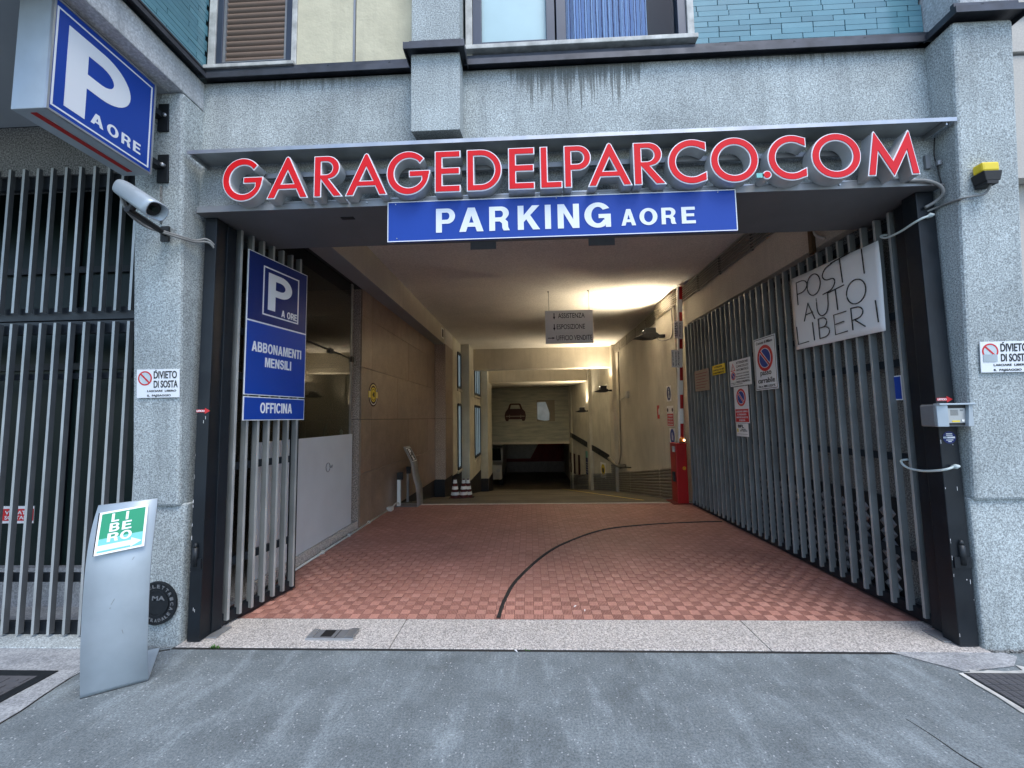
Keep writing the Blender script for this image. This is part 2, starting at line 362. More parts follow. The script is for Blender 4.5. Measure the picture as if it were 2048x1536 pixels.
def fborder(fr, u0, u1, v0, v1, w_, m, parent, n0=.004, t=.0015, name='border'):
    bm = bmesh.new()
    for a, b_, c, d in ((u0, u1, v0, v0+w_), (u0, u1, v1-w_, v1), (u0, u0+w_, v0+w_, v1-w_), (u1-w_, u1, v0+w_, v1-w_)):
        bm_prism(bm, [(a, c), (b_, c), (b_, d), (a, d)], fr.O+fr.N*n0, fr.U, fr.V, fr.N, t)
    return obj(name, bm, m, parent)
def fstrokes(fr, lines, r, m, parent, n0=.003, name='handwriting'):
    bm = bmesh.new()
    for ln in lines: bm_tube(bm, [fr.p(u, v, n0) for u, v in ln], r, 6)
    return obj(name, bm, m, parent)
def noparking(fr, cu, cv, r, parent, n0=.004, asp=1):
    fdisc(fr, cu, cv, r, 'sign_red', parent, n0, name='red_ring', asp=asp)
    fdisc(fr, cu, cv, r*.76, 'sign_white', parent, n0+.0016, .0006, name='white_ring', asp=asp)
    fdisc(fr, cu, cv, r*.70, 'sign_blue', parent, n0+.0023, .0006, name='blue_disc', asp=asp)
    for w_, m, h in ((.13, 'sign_white', .0030), (.075, 'sign_red', .0037)):
        a = rad(135); dx, dy = math.cos(a)*asp, math.sin(a); px, py = -dy*w_*r*asp, dx/asp*w_*r; L = r*.76
        fpoly(fr, [(cu-dx*L-px, cv-dy*L-py), (cu-dx*L+px, cv-dy*L+py), (cu+dx*L+px, cv+dy*L+py), (cu+dx*L-px, cv+dy*L-py)][::-1], m, parent, n0+h, .0006, 'slash')

# ================================================================= GROUND
def sheet(name, pts, z, m, parent=None):
    bm = bmesh.new(); bm.faces.new([bm.verts.new((x, y, z)) for x, y in pts]); o = obj(name, bm, m, parent); return o
ground = struct(sheet('sidewalk', [(-60, -60), (60, -60), (60, 2.925), (-60, 2.925)], 0, 'asphalt'))
# granite threshold in slabs
sill = thing('threshold', 'long pink granite threshold across the garage entrance', 'threshold', (0, 3.1, 0)); del sill['category']; del sill['label']; struct(sill)
for a, b_ in ((-2.49, -.988), (-.982, 1.55), (1.556, 2.93)):
    box('granite_slab', a, b_, 2.93, 3.345, -.06, .004, 'granite_sill', sill, .003)
# joint of dirt in front of threshold
struct(box('curb_gap', -2.5, 2.95, 2.905, 2.932, -.02, .001, 'rubber'))
# tiled floor
TP = .0765; NX = 70; X0 = -2.52
tf = struct(box('tile_floor', -2.56, 3.0, 3.346, 7.66, -.08, .0, 'grout'))
def tile_mesh(rib, m):
    bm = bmesh.new(); a = TP-.0028
    if rib:
        bm_box(bm, 0, a, 0, a, 0, .003)
        for i in range(6):
            x = .004+i*(a-.008)/5.6; bm_box(bm, x, x+.0065, .003, a-.003, .003, .006)
    else: bm_box(bm, 0, a, 0, a, 0, .006)
    bmesh.ops.recalc_face_normals(bm, faces=bm.faces); me = bpy.data.meshes.new('tile'); bm.to_mesh(me); bm.free(); me.materials.append(MT[m])
    if rib:
        me.materials.append(MT['ribline'])
        for f in me.polygons:
            if f.center.z < .0031 and f.normal.z > .5: f.material_index = 1
    return me
T = {(0, k): tile_mesh(False, k) for k in ('tile_a', 'tile_c')}; T.update({(1, k): tile_mesh(True, k) for k in ('tile_b', 'tile_a')})
cnt = 0; far = {'tile_a': bmesh.new(), 'tile_b': bmesh.new(), 'tile_c': bmesh.new()}
for j in range(56):
    for i in range(NX):
        x = X0+i*TP; y = 3.35+j*TP
        rib = (i+j) % 2; q = random.random(); k = (('tile_b' if q < .8 else 'tile_a') if rib else ('tile_a' if q < .7 else 'tile_c'))
        if x < -2.3+.2*(y-3.3) and y < 3.9 and x < -2.36: continue
        if x > 2.9: continue
        vis = (x > -2.2 and x < 2.72)
        if cnt < 296 and vis and j < 5:
            o = bpy.data.objects.new('floor_tile', T[(rib, k)]); COL.objects.link(o); o.parent = tf; o.location = (x, y, 0); cnt += 1
            o.rotation_euler = (random.uniform(-.004, .004), random.uniform(-.004, .004), 0)
        else:
            bm = far[k]; a = TP-.0028; h = .0055+random.uniform(-.0012, .001)
            if rib and j < 22:
                bm_box(bm, x, x+a, y, y+a, 0, .003)
                for r in range(6):
                    xx = x+.004+r*(a-.008)/5.6; v = [bm.verts.new(p) for p in ((xx, y+.003, .006), (xx+.0065, y+.003, .006), (xx+.0065, y+a-.003, .006), (xx, y+a-.003, .006))]; bm.faces.new(v)
            else:
                v = [bm.verts.new(p) for p in ((x, y, h), (x+a, y, h), (x+a, y+a, h), (x, y+a, h))]; bm.faces.new(v)
for k, bm in far.items():
    o = obj('floor_tile_field', bm, k, tf); o['kind'] = 'stuff'
# curved guide groove of the gate wheel
arc = [(-.273, 3.35), (-.241, 3.696), (-.147, 4.137), (.143, 4.865), (.473, 5.377), (1.001, 5.903), (1.681, 6.155), (2.431, 6.28), (2.75, 6.29)]
ap = smooth_path([(x, y, .008) for x, y in arc], 8); bm = bmesh.new(); pr = None
for i, p in enumerate(ap):
    t = (ap[min(i+1, len(ap)-1)]-ap[max(i-1, 0)]).normalized(); nn = Vector((-t.y, t.x, 0))*.013
    ring = [bm.verts.new(p+nn*1.3-Vector((0, 0, .01))), bm.verts.new(p+nn+Vector((0, 0, .006))), bm.verts.new(p-nn+Vector((0, 0, .006))), bm.verts.new(p-nn*1.3-Vector((0, 0, .01)))]
    if pr:
        for k in range(3): bm.faces.new((pr[k], ring[k], ring[k+1], pr[k+1]))
    pr = ring
tag(obj('gate_guide_rail', bm, 'rubber'), 'black curved rail sweeping across the red tiles in an arc', 'rail')
# ramp
RY = 7.74
def rz(y): return -.147*(y-RY) if y < 20.3 else -.147*(20.3-RY)
bm = bmesh.new()
for y0, y1 in ((7.66, 7.74), (7.74, 20.3), (20.3, 27)):
    z0 = .004 if y0 < 7.74 else rz(y0); z1 = .004 if y1 <= 7.74 else rz(y1)
    if y0 == 7.74: z0 = .004
    bm.faces.new([bm.verts.new(p) for p in ((-2.6, y0, z0), (3.1, y0, z0), (3.1, y1, z1), (-2.6, y1, z1))])
ramp = struct(obj('ramp_floor', bm, 'ramp'))
struct(box('tile_edge_strip', -2.5, 2.9, 7.655, 7.70, -.02, .009, 'stucco'))
bm = bmesh.new()
for (xa, ya), (xb, yb) in (((2.15, 8.4), (1.35, 19.5)),):
    z = .006
    bm.faces.new([bm.verts.new(p) for p in ((xa, ya, rz(ya)+z), (xa+.07, ya, rz(ya)+z), (xb+.07, yb, rz(yb)+z), (xb, yb, rz(yb)+z))])
struct(obj('painted_line', bm, 'yellow', ramp))

# left pavement: slabs, manhole, gate step
struct(box('gate_step', -7, -2.88, 2.9, 3.2, -.05, .012, 'concrete', None, .004))
pv = struct(sheet('side_pavement', [(-7, 1.2), (-2.78, 1.9), (-2.795, 2.2), (-2.80, 2.3), (-2.825, 2.417), (-2.848, 2.567), (-2.84, 2.9), (-7, 2.9)], .005, 'slab'))
tube('pavement_crack', smooth_path([(-2.78, 1.9, 0), (-2.795, 2.2, 0), (-2.80, 2.3, 0), (-2.825, 2.417, 0), (-2.848, 2.567, 0), (-2.845, 2.75, 0), (-2.5, 2.9, .0)], 4), .006, 'rubber', pv, 5)
mh = thing('manhole_cover', 'dark steel manhole cover set in the slab pavement at the far left', 'manhole', (-3.5, 2.2, 0))
fr = Frame((-3.07, 2.573, .009), (-1, 0, 0), (-.03, -1, 0)); fr = Frame((-4.3, 1.55, .009), (1, 0, 0), (0, 1, 0))
box('frame', -4.0, -2.995, 2.36-.75, 2.642, -.02, .011, 'iron', mh, .003)
box('cover', -3.94, -3.06, 1.66, 2.578, -.01, .015, 'manhole', mh, .002)
bm = bmesh.new()
for i in range(14):
    for j in range(14):
        x = -3.92+i*.0625; y = 1.68+j*.0635
        if (i+j) % 2: bm_box(bm, x, x+.045, y+.015, y+.03, .014, .019)
        else: bm_box(bm, x+.015, x+.03, y, y+.045, .014, .019)
o = obj('tread_pattern', bm, 'manhole', mh); o['kind'] = 'stuff'
mh = thing('manhole_cover', 'gridded manhole cover edged with white cement in the right corner', 'manhole', (2.9, 2.3, 0))
rm = random.Random(3)
bm = bmesh.new()
out = [(2.50, 2.70), (2.495, 2.6), (2.50, 2.5), (2.488, 2.38), (2.50, 2.2), (2.49, 1.9), (3.6, 1.9), (3.6, 2.74), (3.0, 2.735), (2.92, 2.79), (2.90, 2.735), (2.78, 2.725), (2.70, 2.735), (2.66, 2.722), (2.6, 2.74), (2.58, 2.715)]
bm.faces.new([bm.verts.new((x, y, .006)) for x, y in out]); obj('cement_surround', bm, 'white_dirty', mh)
box('frame', 2.528, 3.45, 1.95, 2.70, -.02, .009, 'iron', mh)
bm = bmesh.new()
for i in range(20):
    for j in range(14):
        x = 2.536+i*.045; y = 1.96+j*.0525
        bm_box(bm, x, x+.040, y, y+.047, .004, .0125)
        for k in range(2): bm_box(bm, x+.006+k*.016, x+.015+k*.016, y+.006, y+.041, .0125, .0145)
o = obj('tread_pattern', bm, 'manhole', mh); o['kind'] = 'stuff'
struct(sheet('patch', [(2.3, 2.925), (2.55, 2.72), (2.9, 2.78), (3.03, 2.88), (3.0, 2.925)], .0045, 'cement' if 0 else 'slab'))
bm = bmesh.new(); bm_tube(bm, smooth_path([(1.873, 2.323, 0), (1.90, 2.206, 0), (1.915, 2.09, 0), (1.95, 1.98, 0), (2.0, 1.85, 0)], 5), [.002+.00015*i for i in range(21)], 5)
struct(obj('asphalt_crack', bm, 'rubber'))
# floor bolt plate of the gate
bp = thing('floor_plate', 'small worn steel bolt plate let into the granite threshold', 'plate', (-1.45, 3.1, 0))
bm = bmesh.new(); bm_hex(bm, [(-1.62, 3.035, 0), (-1.275, 3.035, 0), (-1.285, 3.165, 0), (-1.63, 3.16, 0)], [(-1.62, 3.035, .012), (-1.275, 3.035, .012), (-1.285, 3.165, .012), (-1.63, 3.16, .012)]); obj('plate', bm, 'dull_steel', bp, .002)
box('front_lip', -1.622, -1.273, 3.024, 3.034, 0, .018, 'steel', bp, .002)
box('bracket', -1.62, -1.575, 3.045, 3.155, .012, .02, 'steel', bp); box('bracket', -1.345, -1.285, 3.04, 3.165, .012, .022, 'steel', bp)
box('slot', -1.53, -1.45, 3.06, 3.15, .012, .0135, 'black', bp); box('slot', -1.42, -1.415, 3.04, 3.16, .012, .014, 'black', bp)
# litter and weeds
for (x, y), l in zip(((.34, 3.56), (.41, 3.49), (-1.05, 1.75), (.28, 1.78), (-.12, 2.90)), ('white scrap of paper on the red tiles', 'crumpled white scrap beside another on red tiles', 'pale cigarette end on the asphalt left of centre', 'pale cigarette end on the asphalt near the middle', 'white pebble beside the granite threshold edge')):
    bm = bmesh.new(); a = random.uniform(0, 3); c, s = math.cos(a), math.sin(a); L = .014
    bm_tube(bm, [(x-c*L, y-s*L, .009), (x, y, .011), (x+c*L, y+s*L, .009)], [.003, .0045, .003], 6)
    tag(obj('litter', bm, 'paper'), l, 'litter')
def weed(x, y, n, sz, l):
    bm = bmesh.new()
    for i in range(n):
        a = random.uniform(0, 6.28); t = random.uniform(.3, 1); r = random.uniform(.3, 1)*sz; bx, by = x+random.uniform(-sz, sz)*1.6, y+random.uniform(-.3, .3)*sz
        d = Vector((math.cos(a)*r, math.sin(a)*r, sz*t)); sd = Vector((-math.sin(a), math.cos(a), 0))*sz*.18
        b0 = Vector((bx, by, 0)); bm.faces.new([bm.verts.new(b0-sd*.4), bm.verts.new(b0+d*.55+sd+Vector((0, 0, .1*sz))), bm.verts.new(b0+d), bm.verts.new(b0+d*.55-sd)])
    tag(obj('weed', bm, 'grass'), l, 'weed')
weed(-2.2, 2.92, 46, .022, 'small green weed tuft at the left end of the granite threshold')
weed(-.05, 2.915, 16, .012, 'tiny green weed in the joint at mid threshold')
# small dirt stains / rubble at the foot of right column
bm = bmesh.new()
for i in range(60):
    x = random.uniform(2.93, 3.35); y = 2.945+random.uniform(-.02, .015); s = random.uniform(.003, .012); bm_box(bm, x, x+s*1.5, y-s, y, 0, s)
o = obj('debris', bm, 'concrete_dark'); o['kind'] = 'stuff'

# ================================================================= BUILDING FACADE
B = thing('building', 'grey washed-concrete apartment building over the garage entrance', 'building', (0, 3.1, 0))
def ys(z): return 2.94-.055*(z-.97)
def column(xa_b, xa_t, xb_b, xb_t, xcore0, xcore1, ztop, l):
    box('pillar', xcore0, xcore1, 2.965, 3.20, -.05, .97, 'concrete', B, .012)
    bm = bmesh.new()
    bm_hex(bm, [(xa_b, ys(.955), .955), (xb_b, ys(.955), .955), (xb_b, 3.19, .955), (xa_b, 3.19, .955)], [(xa_t, ys(ztop), ztop), (xb_t, ys(ztop), ztop), (xb_t, 3.19, ztop), (xa_t, 3.19, ztop)])
    o = obj('pillar_cladding', bm, 'concrete', B, .02); return o
column(-2.87, -2.87, -2.52, -2.497, -2.875, -2.492, 3.975, '')
column(2.932, 2.935, 3.31, 3.33, 2.925, 3.34, 4.2, '')
# lintel
box('lintel', -2.5, 2.94, 2.97, 3.25, 3.16, 4.2, 'stained', B)
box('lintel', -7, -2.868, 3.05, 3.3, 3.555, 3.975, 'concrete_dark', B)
# left bay above
box('bay_slab', -7, -2.50, 1.55, 3.04, 3.98, 4.2, 'concrete_top', B, .006)
box('soffit_panel', -6.98, -2.62, 1.7, 3.04, 3.972, 3.979, 'grey_underside', B)
box('bay_wall', -7, -2.53, 1.58, 3.5, 4.2, 8, 'teal_mortar', B)
box('upper_wall', -2.5, -.384, 3.061, 3.5, 4.2, 8, 'teal_mortar', B); box('upper_wall', 1.25, 9, 3.02, 3.5, 4.2, 8, 'teal_mortar', B); box('upper_wall', -.384, 1.25, 3.3, 3.5, 4.2, 8, 'teal_mortar', B); box('upper_wall', -.384, 1.25, 3.02, 3.3, 4.2, 4.31, 'teal_mortar', B)
box('upper_wall', 3.3, 9, 3.1, 3.5, -.1, 4.2, 'neigh', B)
# flashings
def flashing(x0, x1, y, z, lip=.035):
    bm = bmesh.new(); bm_box(bm, x0, x1, y-.05, y+.03, z, z+.012); bm_box(bm, x0, x1, y-.055, y-.048, z-lip, z+.010); bm_box(bm, x0, x1, y-.012, y+.03, z+.012, z+.075)
    return obj('flashing', bm, 'flash', B)
flashing(-2.49, -.83, 2.965, 4.235)
flashing(-.44, 2.975, 2.965, 4.235)
bm = bmesh.new(); bm_box(bm, -2.505, -2.44, 1.55, 2.93, 4.235, 4.247); bm_box(bm, -2.446, -2.44, 1.55, 2.925, 4.2, 4.245); bm_box(bm, -2.53, -2.485, 1.55, 2.93, 4.247, 4.31); obj('flashing', bm, 'flash', B)
bm = bmesh.new(); z = 4.235
bm_box(bm, 2.90, 3.39, 2.70, 3.1, z, z+.012); bm_box(bm, 2.90, 3.39, 2.694, 2.70, z-.035, z+.01); bm_box(bm, 3.384, 3.39, 2.70, 3.1, z-.035, z+.01); bm_box(bm, 2.894, 2.90, 2.694, 2.93, z-.035, z+.012); bm_box(bm, 2.925, 3.345, 2.735, 2.76, z+.012, z+.07)
obj('flashing', bm, 'flash', B)
bm = bmesh.new()
for x in (-2.1, -1.5, -1.02, .0, 1.5, 2.0, 2.5, 3.1): bm_tube(bm, [(x, 2.95 if x < 2.9 else 2.735, 4.275), (x, 2.94 if x < 2.9 else 2.722, 4.275)], .009, 8)
for y in (2.2, 2.55): bm_tube(bm, [(-2.49, y, 4.275), (-2.475, y, 4.275)], .009, 8)
o = obj('rivet', bm, 'iron', B); o['kind'] = 'stuff'
# column above flashing right
bm = bmesh.new(); bm_hex(bm, [(2.98, 2.75, 4.25), (3.33, 2.75, 4.25), (3.33, 3.3, 4.25), (2.98, 3.3, 4.25)], [(2.98, 2.62, 6.5), (3.33, 2.62, 6.5), (3.33, 3.3, 6.5), (2.98, 3.3, 6.5)])
obj('pillar', bm, 'concrete_top', B, .02)
# pilaster
bm = bmesh.new(); bm_hex(bm, [(-.812, 2.80, 3.607), (-.457, 2.80, 3.607), (-.457, 3.0, 3.655), (-.812, 3.0, 3.655)], [(-.812, 2.80, 4.2), (-.457, 2.80, 4.2), (-.457, 3.0, 4.2), (-.812, 3.0, 4.2)])
obj('pilaster', bm, 'concrete', B, .004)
box('pilaster', -.812, -.457, 2.81, 3.0, 4.28, 6.5, 'concrete', B, .004)
bm = bmesh.new(); z = 4.235
bm_box(bm, -.85, -.42, 2.75, 3.0, z, z+.012); bm_box(bm, -.85, -.42, 2.744, 2.75, z-.04, z+.01); bm_box(bm, -.856, -.85, 2.744, 2.95, z-.04, z+.012); bm_box(bm, -.42, -.414, 2.744, 2.95, z-.04, z+.012); bm_box(bm, -.825, -.445, 2.79, 3.0, z+.012, z+.06)
obj('flashing', bm, 'flash', B)
# yellow render panels
box('render_panel', -1.775, -1.325, 2.985, 3.03, 4.31, 6.4, 'cream_render', B, .004)
box('render_panel', -1.305, -.82, 2.985, 3.03, 4.31, 6.4, 'cream_render', B, .004)
box('joint_strip', -1.323, -1.307, 2.978, 3.02, 4.31, 6.4, 'dull_steel', B)
# window 1 : roller shutter
w1 = box('window', -2.40, -1.80, 3.03, 3.06, 4.36, 6.0, 'dark_in', B); 
for a in ((-2.492, -2.435, 4.31, 6.0), (-1.815, -1.775, 4.31, 6.0)): box('jamb', a[0], a[1], 2.975, 3.05, a[2], a[3], 'white_dirty', w1, .003)
box('sill', -2.495, -1.772, 2.935, 3.05, 4.305, 4.335, 'white_dirty', w1, .004)
bm = bmesh.new(); bm_box(bm, -2.433, -2.385, 2.985, 3.04, 4.34, 6); bm_box(bm, -1.865, -1.818, 2.985, 3.04, 4.34, 6); bm_box(bm, -2.385, -1.865, 2.985, 3.04, 4.34, 4.39); obj('frame', bm, 'window_frame', w1, .003)
bm = bmesh.new(); bm_box(bm, -2.385, -2.365, 2.995, 3.04, 4.39, 6); bm_box(bm, -1.885, -1.865, 2.995, 3.04, 4.39, 6); bm_box(bm, -2.365, -1.885, 2.995, 3.04, 4.39, 4.405); obj('inner_frame', bm, 'dull_steel', w1)
for i in range(16):
    bm = bmesh.new(); z = 4.405+i*.048; pts = [(0, z), (-.010, z+.008), (-.014, z+.022), (-.010, z+.038), (0, z+.0465)]
    a = [bm.verts.new((-2.365, 3.018+p, q)) for p, q in pts]; c = [bm.verts.new((-1.885, 3.018+p, q)) for p, q in pts]
    for k in range(4): bm.faces.new((a[k], c[k], c[k+1], a[k+1]))
    obj('shutter_slat', bm, 'shutter', w1, smooth=True)
# window 2
w2 = box('window', -.38, 1.25, 3.28, 3.3, 4.36, 6.0, 'dark_in', B)
box('jamb', -.437, -.385, 2.965, 3.06, 4.31, 6, 'white_dirty', w2, .003); box('jamb', 1.245, 1.295, 2.965, 3.06, 4.33, 6, 'white_dirty', w2, .003)
box('sill', -.44, 1.30, 2.915, 3.06, 4.33, 4.365, 'white_dirty', w2, .004)
bm = bmesh.new()
for a in ((-.383, -.315), (.185, .25), (.262, .335), (1.18, 1.243)): bm_box(bm, a[0], a[1], 2.98, 3.05, 4.37, 6)
bm_box(bm, -.315, .185, 2.98, 3.05, 4.37, 4.44); bm_box(bm, .335, 1.18, 2.975, 3.05, 4.37, 4.42); bm_box(bm, -.40, 1.26, 3.05, 3.06, 4.30, 4.37)
obj('frame', bm, 'window_frame', w2, .003)
box('pane', -.315, .185, 3.02, 3.026, 4.44, 6, 'frost', w2); box('pane', .335, 1.18, 3.02, 3.026, 4.42, 6, 'winglass', w2)
bm = bmesh.new(); n = 160; lo = []; hi = []
for i in range(n+1):
    x = .32+.66*i/n; y = 3.10+.018*math.sin(i*.55)+.01*math.sin(i*.21); lo.append(bm.verts.new((x, y-.03, 4.40))); hi.append(bm.verts.new((x, y-.03, 6)))
for i in range(n): bm.faces.new((lo[i], lo[i+1], hi[i+1], hi[i]))
cm = MT['curtain']; nn = cm.node_tree; b = nn.nodes['Principled BSDF']; wv = nn.nodes.new('ShaderNodeTexWave'); wv.inputs['Scale'].default_value = 14; wv.inputs['Distortion'].default_value = 1.2
tcn = nn.nodes.new('ShaderNodeTexCoord'); rp = nn.nodes.new('ShaderNodeValToRGB'); rp.color_ramp.elements[0].position = .1; rp.color_ramp.elements[0].color = (.03, .05, .16, 1); rp.color_ramp.elements[1].position = .25; rp.color_ramp.elements[1].color = (.5, .58, .8, 1)
nn.links.new(tcn.outputs['Object'], wv.inputs[0]); nn.links.new(wv.outputs[0], rp.inputs[0]); nn.links.new(rp.outputs[0], b.inputs['Base Color'])
obj('curtain', bm, 'curtain', w2, smooth=True)
# glazed tiles right of window
tm = {}
def gtile(parent, x0, x1, z0, z1, plane, k):
    if plane == 'y': return box('wall_tile', x0, x1, 2.998+random.uniform(-.0012, .0012), 3.021, z0, z1, k, parent)
    return box('wall_tile', -2.531, -2.508+random.uniform(-.0012, .0012), x0, x1, z0, z1, k, parent)
for r in range(11):
    z = 4.312+r*.0435; x = 1.302-random.choice((.04, .12, .19))-(r % 2)*.08
    while x < 2.975:
        x1 = min(x+.228, 2.975); a = max(x, 1.302)
        if x1-a > .02: gtile(B, a, x1-.003, z, z+.0405, 'y', random.choice(('teal_tile', 'teal_tile', 'teal_tile2', 'teal_tile3')))
        x += .231
for r in range(20):
    z = 4.312+r*.0435; y = 1.6-(r % 3)*.08
    while y < 2.99:
        y1 = min(y+.34, 2.99); a = max(y, 1.6)
        if y1-a > .02: gtile(B, a, y1-.003, z, z+.0405, 'x', random.choice(('teal_tile2', 'teal_tile2', 'teal_tile')))
        y += .343
box('shell_side', -7.1, -7.0, 3.5, 27.5, -3, 4.2, 'dark_in', B); box('shell_side', 4.2, 4.3, 3.5, 27.5, -3, 4.2, 'dark_in', B); box('shell_roof', -7, 4.2, 3.5, 27.5, 4.21, 4.3, 'dark_in', B); box('shell_rear', -7, 4.2, 27.5, 27.6, -3, 4.2, 'dark_in', B); box('shell_base', -7, 4.2, 3.66, 27.5, -3.1, -3.0, 'dark_in', B)  # unseen outer shell added to stop sky light leaking inside
struct(box('gate_floor', -7, -2.57, 3.2, 3.66, -.08, .0, 'slab'))
# neighbour building strip at far right
N_ = thing('building', 'plain beige rendered building beyond the right pillar', 'building', (4, 3.1, 0))
box('wall', 3.42, 9, 3.0, 3.09, 3.2, 4.13, 'neigh', N_); box('wall', 3.42, 9, 2.98, 3.09, 4.145, 4.42, 'neigh', N_, .004); box('cornice', 3.40, 9, 2.95, 3.09, 4.43, 4.47, 'neigh', N_, .004); box('wall', 3.42, 9, 3.0, 3.09, 4.48, 6.5, 'neigh', N_)
# canopy and fascia
C_ = thing('canopy', 'thin grey steel canopy strip above the red letters', 'canopy', (0, 2.9, 3.5))
bm = bmesh.new(); bm_box(bm, -2.46, 2.925, 2.795, 2.968, 3.520, 3.53); bm_box(bm, -2.46, 2.925, 2.79, 2.795, 3.503, 3.531); obj('sheet', bm, 'steel', C_)
box('end_bracket', -2.44, -2.43, 2.80, 2.968, 3.49, 3.518, 'steel', C_); box('end_bracket', 2.86, 2.87, 2.80, 2.968, 3.485, 3.518, 'steel', C_)
F_ = thing('entrance_fascia', 'grey metal fascia and soffit lining the top of the garage entrance', 'fascia', (0, 3.2, 3.13))
bm = bmesh.new(); bm_box(bm, -2.45, 2.815, 2.895, 2.905, 3.113, 3.16); bm_box(bm, -2.45, 2.815, 2.905, 2.968, 3.15, 3.16); obj('front_edge', bm, 'dull_steel', F_)
box('soffit_sheet', -2.47, 2.92, 2.907, 3.585, 3.118, 3.13, 'soffit', F_)
box('back_plate', -2.9, 3.05, 3.585, 3.6, 3.12, 4.0, 'soffit', F_)
bm = bmesh.new()
for x in [-2.0+i*.42 for i in range(11)]: bm_tube(bm, [(x, 2.895, 3.14), (x, 2.888, 3.14)], .006, 8)
o = obj('bolt', bm, 'steel', F_); o['kind'] = 'stuff'
box('cable_hole', -1.43, -1.33, 3.05, 3.085, 3.112, 3.1185, 'black', F_)
for x in (-.50, .55): box('bracket_plate', x, x+.23, 3.60, 3.605, 3.055, 3.12, 'dull_steel', F_)

# ================================================================= RED LETTERS
def arc_pts(cx, cy, rx, ry, a0, a1, n=18): return [(cx+rx*math.cos(rad(a0+(a1-a0)*i/n)), cy+ry*math.sin(rad(a0+(a1-a0)*i/n))) for i in range(n+1)]
def glyph(c):
    if c == 'A': return [[(0, 0), (.42, 1), (.465, 1.03), (.51, 1), (.93, 0), (.745, 0), (.655, .215), (.275, .215), (.185, 0)], [(.335, .36), (.465, .66), (.595, .36)]]
    if c == 'E': return [[(0, 0), (0, 1), (.6, 1), (.6, .83), (.18, .83), (.18, .595), (.585, .595), (.585, .425), (.18, .425), (.18, .17), (.6, .17), (.6, 0)]]
    if c == 'L': return [[(0, 0), (0, 1), (.185, 1), (.185, .165), (.53, .165), (.53, 0)]]
    if c == 'D': return [[(0, 0), (0, 1), (.30, 1)] + arc_pts(.34, .5, .51, .5, 88, -88) + [(.30, 0)], [(.18, .165), (.18, .835), (.3, .835)] + arc_pts(.34, .5, .33, .335, 86, -86) + [(.3, .165)]]
    if c == 'P': return [[(0, 0), (0, 1), (.3, 1)] + arc_pts(.33, .70, .31, .30, 85, -85, 14) + [(.18, .40), (.18, 0)], [(.18, .56), (.18, .85), (.3, .85)] + arc_pts(.31, .705, .15, .145, 85, -85, 10) + [(.3, .56)]]
    if c == 'R': return [[(0, 0), (0, 1), (.3, 1)] + arc_pts(.32, .71, .30, .29, 85, -60, 14) + [(.37, .43), (.70, 0), (.47, 0), (.18, .39), (.18, 0)], [(.18, .55), (.18, .85), (.28, .85)] + arc_pts(.29, .70, .15, .15, 85, -85, 10) + [(.28, .55)]]
    if c == 'O': return [arc_pts(.525, .5, .525, .53, 90, -270, 44)[:-1], arc_pts(.525, .5, .345, .35, 90, -270, 36)[:-1]]
    if c == 'C': return [[(.86, .95)] + arc_pts(.53, .5, .53, .53, 62, 298, 36)[1:-1] + [(.86, .05), (.86, .27)] + arc_pts(.53, .5, .35, .35, 312, 48, 28)[1:-1] + [(.86, .73)]]
    if c == 'G': return [[(.87, .84), (.76, .715)] + arc_pts(.51, .5, .335, .35, 48, 330, 34)[1:] + [(.51+.335*math.cos(rad(-30)), .40), (.51, .40), (.51, .56), (1.0, .56), (1.0, .48)] + arc_pts(.49, .5, .50, .53, -6, -314, 40)]
    if c == '.': return [arc_pts(.1, .1, .1, .1, 90, -270, 24)[:-1]]
    if c == 'M': return [[(0, 0), (.17, 1), (.20, 1.04), (.225, 1), (.57, .36), (.915, 1), (.94, 1.04), (.97, 1), (1.13, 0), (.95, 0), (.875, .52), (.585, -.03), (.555, -.03), (.265, .52), (.18, 0)]]
def curve_mesh(polys, off, x0, x1, z0, z1, yb, yf, gw):
    cu = bpy.data.curves.new('g', 'CURVE'); cu.dimensions = '2D'; cu.fill_mode = 'BOTH'; cu.extrude = (yb-yf)/2; cu.offset = off
    sx = (x1-x0)/gw; sz = z1-z0
    for p in polys:
        sp = cu.splines.new('POLY'); sp.points.add(len(p)-1); sp.use_cyclic_u = True
        for q, (u, v) in zip(sp.points, p): q.co = (x0+u*sx, z0+v*sz, 0, 1)
    o = bpy.data.objects.new('g', cu); COL.objects.link(o); dg = bpy.context.evaluated_depsgraph_get(); dg.update()
    me = bpy.data.meshes.new_from_object(o.evaluated_get(dg)); bpy.data.objects.remove(o)
    ym = (yb+yf)/2
    for v in me.vertices: x, z, d = v.co; v.co = (x, ym-d, z)
    me.flip_normals() if False else None
    return me
LS = thing('letter_sign', 'large red channel letters GARAGEDELPARCO.COM with white edges on steel rails', 'sign', (0, 2.9, 3.15))
LX = [-2.186, -1.885, -1.859, -1.553, -1.513, -1.300, -1.285, -0.978, -0.982, -0.670, -0.639, -0.455, -0.411, -0.162, -0.117, 0.068, 0.106, 0.26, 0.274, 0.463, 0.436, 0.744, 0.755, 0.979, 0.991, 1.255, 1.279, 1.605, 1.625, 1.686, 1.666, 1.926, 1.958, 2.286, 2.321, 2.663]
def solid(me, m, name, parent):
    me.materials.clear(); me.materials.append(MT[m]); o = bpy.data.objects.new(name, me); COL.objects.link(o); o.parent = parent; o.matrix_parent_inverse = parent.matrix_world.inverted(); return o
def letter_parent(): return LS
